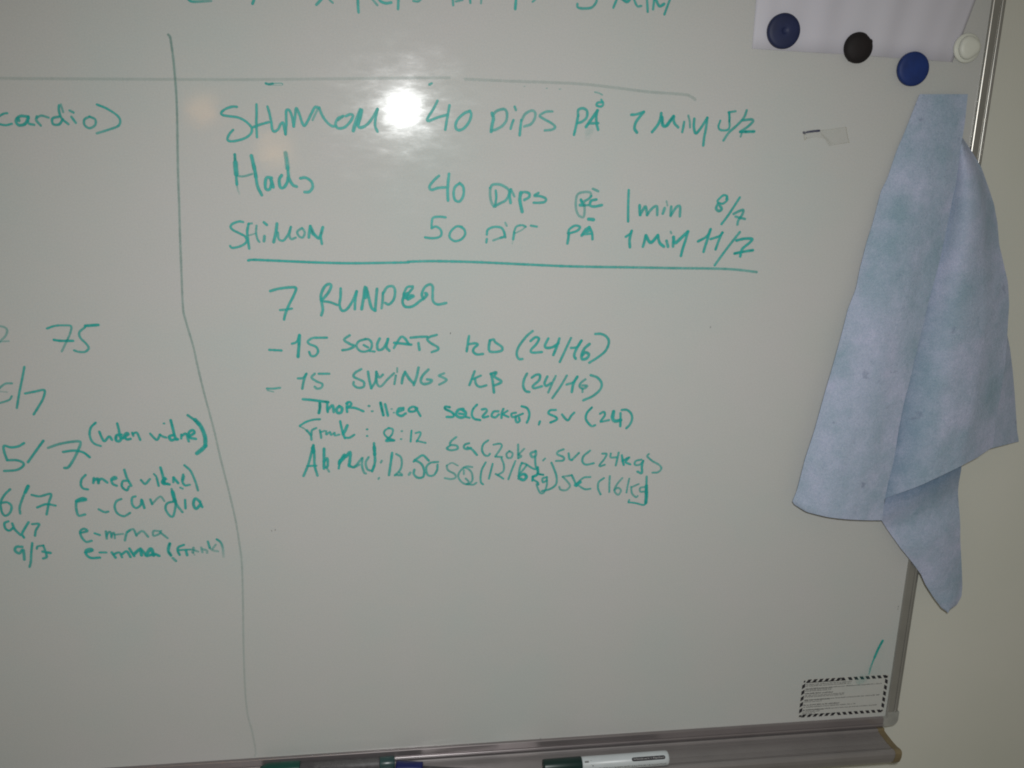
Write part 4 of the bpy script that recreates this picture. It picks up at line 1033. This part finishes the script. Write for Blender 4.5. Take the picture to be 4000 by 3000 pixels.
bm = extrude([[W(U1 + o, v, z) for o, z in PROFILE] for v in (V0 + 3.5, V1)])
bpart('frame_rail', bm, M['rail_v'])
bm = extrude([[W(u, V0 - o, z) for o, z in PROFILE] for u in (U0, U1 - 3.0)])
bpart('frame_rail', bm, M['rail_h'])
bm = extrude([[W(U0 - o, v, z) for o, z in PROFILE] for v in (V0 - 16, V1 + 16)])
bpart('frame_rail', bm, M['rail_v'])
bm = extrude([[W(u, V1 + o, z) for o, z in PROFILE] for u in (U0, U1 + 16)])
bpart('frame_rail', bm, M['rail_h'])

# plastic corner cap, lower right
def prism(outline, z0, z1, bev=0.0008):
    bm = bmesh.new()
    a = [bm.verts.new(W(u, v, z0)) for u, v in outline]
    b = [bm.verts.new(W(u, v, z1)) for u, v in outline]
    n = len(a)
    bm.faces.new(a)
    bm.faces.new(b[::-1])
    for i in range(n):
        bm.faces.new((a[i], b[i], b[(i + 1) % n], a[(i + 1) % n]))
    bmesh.ops.recalc_face_normals(bm, faces=bm.faces)
    if bev:
        es = [e for e in bm.edges if all(abs(v.co.y + z1 / 1000) < 1e-6 for v in e.verts)]
        bmesh.ops.bevel(bm, geom=es, offset=bev, segments=2, affect='EDGES')
    return bm
arc = [(U1 + 16.6 - 9 + 9 * math.cos(math.radians(a)), V0 - 12.5 + 1 + 0 - 9 * math.sin(math.radians(a)) + 8)
       for a in range(0, 91, 15)]
outline = [(U1 - 4.2, V0 + 0.2), (U1 + 0.2, V0 + 0.2), (U1 + 0.2, V0 + 8.5), (U1 + 16.6, V0 + 8.5)] + arc + [(U1 - 4.2, V0 - 13.5)]
cc = prism(outline, -24.0, 5.9)
bpart('corner_cap', cc, M['cap_grey'])

# pen tray: (towards the room, up) in mm
TRAY = [(-20, -764.4), (4.6, -764.4), (5.0, -763.6), (6.2, -763.4), (7.2, -764.2), (7.6, -766.2), (14, -767.0), (30, -767.6), (40, -767.0), (43.5, -766.2), (46, -765.4), (49, -765.4), (51, -766.4),
        (52, -769), (51.8, -774), (49.5, -781.5), (46, -785.6), (41, -786.6), (39.4, -783), (40.2, -776), (38, -771.5), (30, -771.2), (14, -771), (-20, -770.5)]
TR1 = 650.6
bm = extrude([[W(u, v, z) for z, v in TRAY] for u in (U0 + 10, TR1)])
tray = bpart('pen_tray', bm, M['tray'])
END = [(z + (0.5 if z > 44 else 0), v + (0.45 if v > -770 else -0.5)) for z, v in TRAY]
bm = extrude([[W(u, v, z) for z, v in END] for u in (TR1 + 0.05, TR1 + 9.0)])
e = bpart('tray_end_cap', bm, M['ochre'])

# sticker with hazard border and rows of fine print
def quad(p, q, r_, s, z):
    bm = bmesh.new()
    bm.faces.new([bm.verts.new(W(*x, z)) for x in (p, q, r_, s)])
    return bm
sx0, sx1, sy0, sy1 = STICKER[0][0], U1 - 2.8, (STICKER[2][1] + STICKER[3][1]) / 2 - 0.6, STICKER[0][1]
bm = prism([(sx0, sy0), (sx0, sy1), (sx1, sy1), (sx1, sy0)], 0.0, 0.18, 0)
sticker = bpart('printed_sticker', bm, M['label_paper'])
bm = bmesh.new()
def dash(bm, cx, cy, w, h, lean, z=0.24):
    vs = [(-w / 2 - lean, -h / 2), (w / 2 - lean, -h / 2), (w / 2 + lean, h / 2), (-w / 2 + lean, h / 2)]
    bm.faces.new([bm.verts.new(W(cx + x, cy + y, z)) for x, y in vs])
NB = 14
for i in range(NB):
    cx = sx0 + 9.5 + i * (sx1 - sx0 - 15) / (NB - 1)
    ln = 1.5 if i < 6 else -1.5
    dash(bm, cx - (1.5 if i == 6 else 0), sy1 - 3.0, 5.0, 4.7, ln)
    dash(bm, cx - 1.5, sy0 + 2.9, 4.8, 4.6, ln)
for i in range(5):
    cy = sy1 - 10.5 - i * 9.2
    for sgn, cx in ((1, sx0 + 2.9), (-1, sx1 - 2.9)):
        vs = [(-2.1, -4.4), (2.1, -1.6), (2.1, 4.4), (-2.1, 1.6)]
        bm.faces.new([bm.verts.new(W(cx + sgn * x, cy + y, 0.24)) for x, y in (vs if sgn > 0 else vs[::-1])])
for cx, cy, w in ((sx0 + 3.4, sy1 - 3.4, 2.2), (sx0 + 3.2, sy0 + 3.0, 3.6), (sx1 - 3.2, sy1 - 3.4, 3.0), (sx1 - 3.4, sy0 + 3.2, 3.2)):
    dash(bm, cx, cy, w, 2.8, 0.4)
border = bpart('border', bm, M['print'], parent=sticker)
rng = random.Random(4)
bm = bmesh.new()
for x0, y0, x1, y1, bold in PRINT:
    x = x0
    h = 1.9 if bold else 1.5
    while x < x1:
        w = rng.uniform(1.6, 7.5)
        xe = min(x + w, x1)
        y = y0 + (y1 - y0) * (x - x0) / (x1 - x0)
        xx = x
        while xx < xe:                       # letter-sized marks make up a word
            lw = rng.uniform(0.45, 0.8)
            hh = h * rng.choice((0.75, 0.75, 1.0, 1.15))
            bm.faces.new([bm.verts.new(W(xx + a, y + b, 0.24)) for a, b in ((0, -h / 2), (lw, -h / 2), (lw, -h / 2 + hh), (0, -h / 2 + hh))])
            xx += lw + (0.12 if bold else 0.28)
        x = xe + rng.uniform(0.8, 1.4)
bpart('printed_text', bm, M['fine_print'], parent=sticker)

# ------------------------------------------------------------------ ink
class Ink:
    layer = 0
    def __init__(self):
        self.v = []; self.f = []; self.a = []
    def stroke(self, pts, width, a0, a1, rng, wob=0.06):
        Ink.layer = (Ink.layer + 1) % 40
        z = 0.30 + 0.012 * Ink.layer
        P = spline(pts, max(0.7, width * 0.28))
        Q = [P[0]]
        for p in P[1:]:
            if (p - Q[-1]).length > 1e-4:
                Q.append(p)
        P = Q
        n = len(P)
        if n < 2:
            return
        hw = width / 2 * 1.12
        ph = rng.uniform(0, 50)
        def tangent(i):
            t = P[min(n - 1, i + 1)] - P[max(0, i - 1)]
            if t.length < 1e-6:
                t = Vector((1, 0))
            return t.normalized()
        rows = []
        def row(c, t, s, al):
            nrm = Vector((-t.y, t.x))
            r = []
            zz = z + 0.0012 * len(rows)
            for k, am in ((-1.08, 0.0), (-0.68, 0.88), (0.0, 1.0), (0.68, 0.88), (1.08, 0.0)):
                p = c + nrm * (hw * k * s)
                self.v.append(W(p.x, p.y, zz))
                self.a.append(al * am if s > 0.05 else 0.0)
                r.append(len(self.v) - 1)
            rows.append(r)
        t0 = tangent(0)
        for e, s, al in ((1.0, 0.25, 0.0), (0.84, 0.55, 0.85), (0.45, 0.88, 1.0)):
            row(P[0] - t0 * hw * e, t0, s, a0 * al)
        for i, p in enumerate(P):
            f = i / (n - 1)
            w = 1.0 + wob * noise.noise((ph, i * 0.35, 0.0)) * 2
            al = a0 + (a1 - a0) * f
            al *= 1.0 + 0.10 * noise.noise((ph + 9, i * 0.22, 0.0))
            row(p, tangent(i), w, min(1.0, al))
        t1 = tangent(n - 1)
        for e, s, al in ((0.45, 0.88, 1.0), (0.84, 0.55, 0.85), (1.0, 0.25, 0.0)):
            row(P[-1] + t1 * hw * e, t1, s, a1 * al)
        for r0, r1 in zip(rows, rows[1:]):
            for k in range(4):
                self.f.append((r0[k], r0[k + 1], r1[k + 1], r1[k]))
    def build(self, name, mat):
        me = bpy.data.meshes.new(name)
        me.from_pydata([tuple(p) for p in self.v], [], self.f)
        at = me.attributes.new('ink', 'FLOAT', 'POINT')
        at.data.foreach_set('value', self.a)
        me.update()
        return bpart(name, me, mat)

TEXT_NAMES = {
    'box_line': ('ruled_line', 'ink', 'bold green line ruled under the dips results'),
    'vertical_divider': ('ruled_line', 'dry_ink', 'long wavering vertical line, worn faint towards its foot'),
    'horizontal_divider': ('ruled_line', 'dry_ink', 'pale worn horizontal line with a gap in it'),
    'corner_mark': ('ink_mark', 'ink', 'short dark green slash above the sticker'),
    'wiped_smear': ('ink_smear', 'ink', 'pale green smear wiped across the sticker'),
}
rng = random.Random(11)
for key, strokes in INK.items():
    nm, mt, lab = TEXT_NAMES.get(key, ('lettering', 'ink', None))
    S = [(w, a0, a1, [tuple(float(c) for c in q.split(',')) for q in pts.split()]) for w, a0, a1, pts in strokes]
    words = []                                   # strokes that lie close together make one word
    for s in S:
        box = (min(p[0] for p in s[3]), max(p[0] for p in s[3]), min(p[1] for p in s[3]), max(p[1] for p in s[3]))
        words.append([[s], box])
    gap = 7.0 if nm == 'lettering' else 1e4
    merged = True
    while merged:
        merged = False
        for i in range(len(words)):
            for j in range(i + 1, len(words)):
                a, c = words[i][1], words[j][1]
                if a[0] < c[1] + gap and c[0] < a[1] + gap and a[2] < c[3] + gap and c[2] < a[3] + gap:
                    words[i] = [words[i][0] + words[j][0], (min(a[0], c[0]), max(a[1], c[1]), min(a[2], c[2]), max(a[3], c[3]))]
                    del words[j]
                    merged = True
                    break
            if merged:
                break
    for word, _ in words:
        k = Ink()
        for w, a0, a1, P in word:
            k.stroke(P, w, a0, a1, rng, 0.10 if nm == 'ruled_line' else 0.06)
        o = k.build(nm, M[mt])
        if lab:
            o['label'] = lab

for i, (u, v) in enumerate(SPECKS):
    k = Ink()
    a = rng.uniform(-1, 1)
    k.stroke([(u, v), (u + 0.8 * a, v + 1.2)], 0.7 + 0.5 * rng.random(), 0.8, 0.6, rng)
    k.build('dirt_speck', M['speck'])

# remnant of adhesive tape
bm = bmesh.new()
vs = [bm.verts.new(W(u, v, 0.12)) for u, v in TAPE]
bm.faces.new(vs)
bmesh.ops.triangulate(bm, faces=bm.faces)
me = bpy.data.meshes.new('tape_remnant')
bm.to_mesh(me); bm.free()
at = me.attributes.new('ink', 'FLOAT', 'POINT')
at.data.foreach_set('value', [0.16] * len(me.vertices))
tape = bpart('tape_remnant', me, M['residue'])
k = Ink()
for seg, a in ((TAPE[0:4], 0.22), (TAPE[3:6], 0.42), (TAPE[5:8], 0.25), (TAPE[12:14] + TAPE[0:1], 0.5)):
    k.stroke(seg, 1.0, a, a, rng)
k.build('tape_edge', M['residue'])
k = Ink()
k.stroke(TAPE_MARK, 2.6, 0.75, 0.95, rng)
k.stroke([TAPE[0], (TAPE[0][0] + 1.2, TAPE[0][1] - 0.4)], 3.2, 0.7, 0.6, rng)
k.build('ink_mark', M['navy_ink'])

# ================================================================== paper sheet
nx, ny = 64, 10
lo = resample(spline([(a, b, 0) for a, b, _ in PAPER_HEM], 4), nx)
hi = resample(spline([(a, b, 0) for a, b, _ in PAPER_TOP], 4), nx)
bm = bmesh.new()
grid = []
for j in range(ny + 1):
    t = j / ny * 3.3
    rowv = []
    for i in range(nx + 1):
        p = lo[i] + (hi[i] - lo[i]) * t
        s = i / nx
        wave = 1.1 * math.sin(s * 24.0 + 0.4 * t) + 1.0 * math.sin(s * 41.0 + 1.3) + 0.6 * noise.noise((s * 9, t * 1.5, 0))
        z = 1.0 + (0.45 + 0.35 * min(1, t)) * (wave + 2.2)
        z = 0.35 + (z - 0.35) * min(1.0, (1 - s) / 0.10, s / 0.08 + 0.2)
        rowv.append(bm.verts.new(W(p.x, p.y, z)))
    grid.append(rowv)
for a, b in zip(grid, grid[1:]):
    for i in range(nx):
        bm.faces.new((a[i], a[i + 1], b[i + 1], b[i]))
paper = link('paper_sheet', bm, M['paper'], smooth=True)
sm = paper.modifiers.new('thickness', 'SOLIDIFY'); sm.thickness = 0.0002
tag(paper, 'rippled white paper sheet pinned under the four round magnets at the board top', 'paper')

# ================================================================== magnets
def lathe(profile, seg=56, skew=None):
    """profile of (radius, height) mm, axis towards the room, around the origin"""
    bm = bmesh.new()
    rings = []
    for r, h in profile:
        ring = []
        for i in range(seg):
            a = 2 * math.pi * i / seg
            rr = r * (skew(a, h) if skew else 1.0)
            ring.append(bm.verts.new((rr * math.cos(a) / 1000, -h / 1000, rr * math.sin(a) / 1000)))
        rings.append(ring)
    for a, b in zip(rings, rings[1:]):
        for i in range(seg):
            bm.faces.new((a[i], a[(i + 1) % seg], b[(i + 1) % seg], b[i]))
    bm.faces.new(rings[0][::-1]); bm.faces.new(rings[-1])
    bmesh.ops.recalc_face_normals(bm, faces=bm.faces)
    return bm
DISC = [(17.3, 0), (18.0, 0.8), (18.1, 4.0), (17.6, 5.4), (16.2, 6.3), (13, 6.8), (8, 7.1), (4.5, 7.2), (3.4, 7.0), (2.6, 6.3), (1.2, 6.0), (0.3, 6.0)]
DISC2 = [(r, h) if r > 3.5 else (r, 7.25 + (3.5 - r) * 0.04) for r, h in DISC]
group = 'magnets holding up the paper sheet'
def magnet(u, v, z, bm, mat, label):
    o = link('magnet', bm, M[mat], None, True)
    o.location = W(u, v, z)
    tag(o, label, 'magnet', group)
    return o
magnet(*MAGNETS[0], 3.6, lathe(DISC), 'navy', 'dark navy round magnet with a dimpled centre, on the paper left corner')
magnet(*MAGNETS[2], 2.2, lathe(DISC2), 'blue', 'bright blue round magnet lapping below the paper hem, above the blue cloth')
def chip(a, h):
    d = math.degrees(a) % 360
    return 1.0 + (0.05 if 22 < d < 34 else 0) - (0.035 if 34 <= d < 60 else 0) + (0.03 if 232 < d < 242 else 0)
DOME = [(15.2, 0), (16.0, 0.8), (16.1, 3.0), (15.4, 5.0), (13.4, 7.0), (10, 8.6), (6, 9.4), (2, 9.7), (0.3, 9.7)]
magnet(*MAGNETS[1], 3.2, lathe(DOME, skew=chip), 'black', 'black domed magnet with a chipped rim, between the two blue magnets')
# ivory magnet: round base with a worn, flattened knob
o = thing('magnet', 'ivory magnet with a twisted flat-sided knob, beside the metal frame', 'magnet', W(*MAGNETS[3], 2.0), group)
link('base_disc', lathe([(14.8, 0), (15.6, 0.8), (15.6, 2.4), (14.6, 3.6), (10, 3.9), (0.4, 3.9)]), M['ivory'], o, True)
def flats(a, h):
    d = math.degrees(a) % 360
    return 1.0 - 0.16 * max(0, math.cos(math.radians(d - 305))) ** 6 - 0.12 * max(0, math.cos(math.radians(d - 60))) ** 8 - 0.05 * max(0, math.cos(math.radians(d - 180))) ** 4
knob = lathe([(11.6, 3.95), (12.8, 5.4), (12.6, 8.0), (11.6, 9.6), (8, 10.4), (0.4, 10.6)], skew=flats)
link('knob', knob, M['ivory'], o, True)

# ================================================================== the cloth
def coons(L, Rr, T, B, n, m):
    L = resample(L, n); Rr = resample(Rr, n); T = resample(T, m); B = resample(B, m)
    g = []
    for j in range(n + 1):
        v = j / n
        rowp = []
        for i in range(m + 1):
            u = i / m
            p = (L[j] * (1 - u) + Rr[j] * u) + (T[i] * (1 - v) + B[i] * v) - (
                (L[0] * (1 - u) + Rr[0] * u) * (1 - v) + (L[n] * (1 - u) + Rr[n] * u) * v)
            rowp.append(p)
        g.append(rowp)
    return g
bm = bmesh.new()
fold_of = bm.verts.layers.float.new('fold')
fold_no = [0]
fold_shade_of = bm.verts.layers.float.new('fold_shade')  # mask for the painted shade beside the fold edge and below the hem
def add_grid(g, bulge, seed, wr=1.0, fold_shade=None):
    n = len(g) - 1; m = len(g[0]) - 1
    vv = []
    for j, rowp in enumerate(g):
        r = []
        for i, p in enumerate(rowp):
            u = i / m; v = j / n
            w = min(1.0, 5 * u, 5 * (1 - u))
            z = p.z + bulge(u, v) + wr * w * (1.3 * noise.noise((p.x * 0.012 + seed, p.y * 0.009, 0)) + 0.5 * noise.noise((p.x * 0.05 + seed, p.y * 0.04, 1)))
            nv = bm.verts.new(W(p.x, p.y, z))
            nv[fold_of] = fold_no[0]
            nv[fold_shade_of] = fold_shade(u, v) if fold_shade else 0.0
            r.append(nv)
        vv.append(r)
    fold_no[0] += 1
    for a, b in zip(vv, vv[1:]):
        for i in range(m):
            f = (a[i], b[i], b[i + 1], a[i + 1])
            if len({tuple(round(c, 7) for c in x.co) for x in f}) == 4:
                bm.faces.new(f)
    return vv
Vt = lambda l: [Vector(p) for p in l]
FL, FR, FH = Vt(FOLD_LEFT), Vt(FOLD_RIGHT), Vt(FOLD_HEM)
front = add_grid(coons(FL, FR, [FL[0], FL[0].lerp(FR[0], .5) + Vector((0, 0, 1.5)), FR[0]], FH, 90, 30),
                 lambda u, v: 9.0 * math.sin(math.pi * u ** 0.75) * min(1, v * 3) * (1 - 0.25 * v), 2.0, 1.3)
# the side fold starts hidden behind the front fold's free edge
i0 = 2
under = [Vector((p.x - 3.0, p.y + 0.5, max(2.0, p.z - 2.2))) for p in FR[i0:]]
SE, SH = Vt(SIDE_EDGE), Vt(SIDE_HEM)
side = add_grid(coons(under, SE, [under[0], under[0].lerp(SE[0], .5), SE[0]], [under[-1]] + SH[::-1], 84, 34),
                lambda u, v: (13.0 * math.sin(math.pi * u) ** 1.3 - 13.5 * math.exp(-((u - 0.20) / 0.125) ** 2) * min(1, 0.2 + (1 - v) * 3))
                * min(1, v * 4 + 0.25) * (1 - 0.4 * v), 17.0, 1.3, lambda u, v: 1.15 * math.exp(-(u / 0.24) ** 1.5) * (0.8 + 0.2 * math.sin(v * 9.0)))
TL, TR_ = Vt(TAIL_LEFT), Vt(TAIL_RIGHT)
tl = [Vector((608, -405, 19))] + [p for p in TL]
tr = [Vector((704, -352, 18))] + [p for p in TR_]
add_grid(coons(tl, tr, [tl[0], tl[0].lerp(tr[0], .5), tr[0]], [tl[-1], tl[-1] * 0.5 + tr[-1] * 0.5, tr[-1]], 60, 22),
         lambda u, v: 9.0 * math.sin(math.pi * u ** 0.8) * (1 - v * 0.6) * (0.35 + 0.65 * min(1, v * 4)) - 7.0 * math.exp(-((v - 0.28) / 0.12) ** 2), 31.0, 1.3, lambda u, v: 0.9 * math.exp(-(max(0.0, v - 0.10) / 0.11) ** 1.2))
fi, fo = Vt(FLAP_IN), Vt(FLAP_OUT)
add_grid(coons(fi, fo, [fi[0], fo[0]], [fi[-1], fo[-1]], 30, 8), lambda u, v: 0.0, 47.0, 0.3)
bmesh.ops.recalc_face_normals(bm, faces=bm.faces)
for f in bm.faces:
    if f.normal.y > 0:
        f.normal_flip()
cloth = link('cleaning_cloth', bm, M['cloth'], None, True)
sm = cloth.modifiers.new('thickness', 'SOLIDIFY'); sm.thickness = 0.0008; sm.offset = 0.0
es = cloth.modifiers.new('crisp_hem', 'EDGE_SPLIT'); es.split_angle = math.radians(55)
tag(cloth, 'pale blue felt cleaning cloth stained with green ink, hanging in folds over the board edge', 'cloth')

# ================================================================== markers in the tray
def tube(sections, seg=40):
    """(x, radius) mm along +x"""
    bm = bmesh.new()
    rings = [[bm.verts.new((x / 1000, r * math.cos(2 * math.pi * i / seg) / 1000, r * math.sin(2 * math.pi * i / seg) / 1000)) for i in range(seg)] for x, r in sections]
    for a, b in zip(rings, rings[1:]):
        for i in range(seg):
            bm.faces.new((a[i], a[(i + 1) % seg], b[(i + 1) % seg], b[i]))
    bm.faces.new(rings[0][::-1]); bm.faces.new(rings[-1])
    bmesh.ops.recalc_face_normals(bm, faces=bm.faces)
    return bm

def on_barrel(x, s, r):
    """x along the pen, s round the barrel (mm, upwards from the side facing the room)"""
    a = s / r
    return Vector((x / 1000, -r * math.cos(a) / 1000, r * math.sin(a) / 1000))

def barrel_text(text, x0, x1, s0, height, r):
    cu = bpy.data.curves.new('lettering', 'FONT')
    cu.body = text
    cu.resolution_u = 2
    tmp = bpy.data.objects.new('lettering', cu)
    COL.objects.link(tmp)
    dg = bpy.context.evaluated_depsgraph_get()
    me = bpy.data.meshes.new_from_object(tmp.evaluated_get(dg))
    bpy.data.objects.remove(tmp); bpy.data.curves.remove(cu)
    xs = [v.co.x for v in me.vertices]; ys = [v.co.y for v in me.vertices]
    sx = (x1 - x0) / (max(xs) - min(xs)); sy = height / (max(ys) - min(ys))
    for v in me.vertices:
        v.co = on_barrel(x0 + (v.co.x - min(xs)) * sx, s0 + (v.co.y - min(ys)) * sy, r)
    return me

def barrel_patch(x0, x1, s0, s1, r, round_=1.0, n=24, m=8):
    bm = bmesh.new()
    g = []
    for j in range(m + 1):
        t = j / m
        inset = round_ * (1 - math.sqrt(max(0, 1 - (2 * t - 1) ** 2)))
        g.append([bm.verts.new(on_barrel(x0 + inset + (x1 - x0 - 2 * inset) * i / n, s0 + (s1 - s0) * t, r)) for i in range(n + 1)])
    for a, b in zip(g, g[1:]):
        for i in range(n):
            bm.faces.new((a[i], a[i + 1], b[i + 1], b[i]))
    return bm

# white marker with dark green cap
pen = thing('marker', 'white barrelled marker with a dark green cap lying in the pen tray', 'marker', (0, 0, 0), 'markers in the pen tray')
R0 = 9.0
link('cap', tube([(0, 8.2), (0.5, 8.9), (2, 9.2), (47.5, 9.6), (48.5, 9.3)]), M['green_cap'], pen, True)
barrel = link('barrel', tube([(48.6, 8.4), (49.4, 9.0), (154, 9.0), (158.5, 8.9), (160.2, 8.0), (160.8, 6.5)]), M['pen_white'], pen, True)
link('name_plate', barrel_patch(111.5, 155.0, 4.6, 9.4, R0 + 0.06, 2.2), M['print'], barrel, True)
link('lettering', barrel_text('Whiteboard + Flipchart', 113.5, 153.5, 5.6, 2.7, R0 + 0.12), M['silver_print'], barrel)
bm = bmesh.new()
rg = random.Random(9)
for s, x0, x1 in ((-1.4, 68, 156), (-3.0, 56, 156)):
    x = x0
    while x < x1:
        lw = rg.uniform(0.5, 0.9)
        hh = rg.choice((0.9, 0.9, 1.3))
        bm.faces.new([bm.verts.new(on_barrel(x + a, s + b, R0 + 0.06)) for a, b in ((0, 0), (lw, 0), (lw, hh), (0, hh))])
        x += lw + rg.choice((0.3, 0.3, 0.3, 1.2))
link('printed_text', bm, M['fine_print'], barrel)
bm = bmesh.new()
for x, s, w, h in ((51.5, 7.2, 5.2, 2.2), (58.5, 4.0, 2.6, 5.5), (60.5, 2.6, 2.2, 1.0)):
    bm.faces.new([bm.verts.new(on_barrel(x + a, s + b, R0 + 0.06)) for a, b in ((0, 0), (w, 0), (w, h), (0, h))])
link('logo', bm, M['fine_print'], barrel)
pen.location = W(185.5, -757.6, 42.5)
pen.rotation_euler = (0, 0, math.radians(0.4))

# marker with a printed grey barrel, green cap
pen2 = thing('marker', 'grey printed marker with a green cap, leftmost in the pen tray', 'marker', W(-159.5, -757.0, 15.6), 'markers in the pen tray')
link('cap', tube([(0, 6.2), (1.0, 7.0), (6, 9.0), (9, 10.0), (46.5, 10.5), (47.2, 10.2)]), M['green_cap2'], pen2, True)
b2 = link('barrel', tube([(47.3, 7.8), (48, 8.4), (143, 8.4), (144, 8.2)]), M['pen_grey'], pen2, True)
link('end_plug', tube([(144.1, 8.0), (145, 8.3), (161, 8.2), (162.5, 7.6)]), M['pen_teal'], pen2, True)
bm = bmesh.new()
for s in (6.2, 7.6, 9.0, 10.4, 11.8):
    x = 62 + rg.uniform(0, 4)
    while x < 141:
        lw = rg.uniform(0.6, 1.0)
        bm.faces.new([bm.verts.new(on_barrel(x + a, s + b, 8.46)) for a, b in ((0, 0), (lw, 0), (lw, 0.7), (0, 0.7))])
        x += lw + rg.choice((0.4, 0.4, 1.3))
link('printed_text', bm, M['fine_print'], b2)

# marker with a navy blue cap, slimmer dark barrel
pen3 = thing('marker', 'slim dark marker with a navy blue cap, next to the grey printed marker', 'marker', W(4.5, -757.2, 26.5), 'markers in the pen tray')
link('cap', tube([(0, 8.6), (0.5, 9.2), (2, 9.5), (31.5, 9.6), (32.5, 9.3)]), M['blue_cap'], pen3, True)
link('barrel', tube([(32.6, 4.0), (33.2, 5.0), (60, 5.2), (128, 5.0), (132, 4.2)]), M['pen_grey'], pen3, True)
pen3.rotation_euler = (0, math.radians(1.5), math.radians(-9))
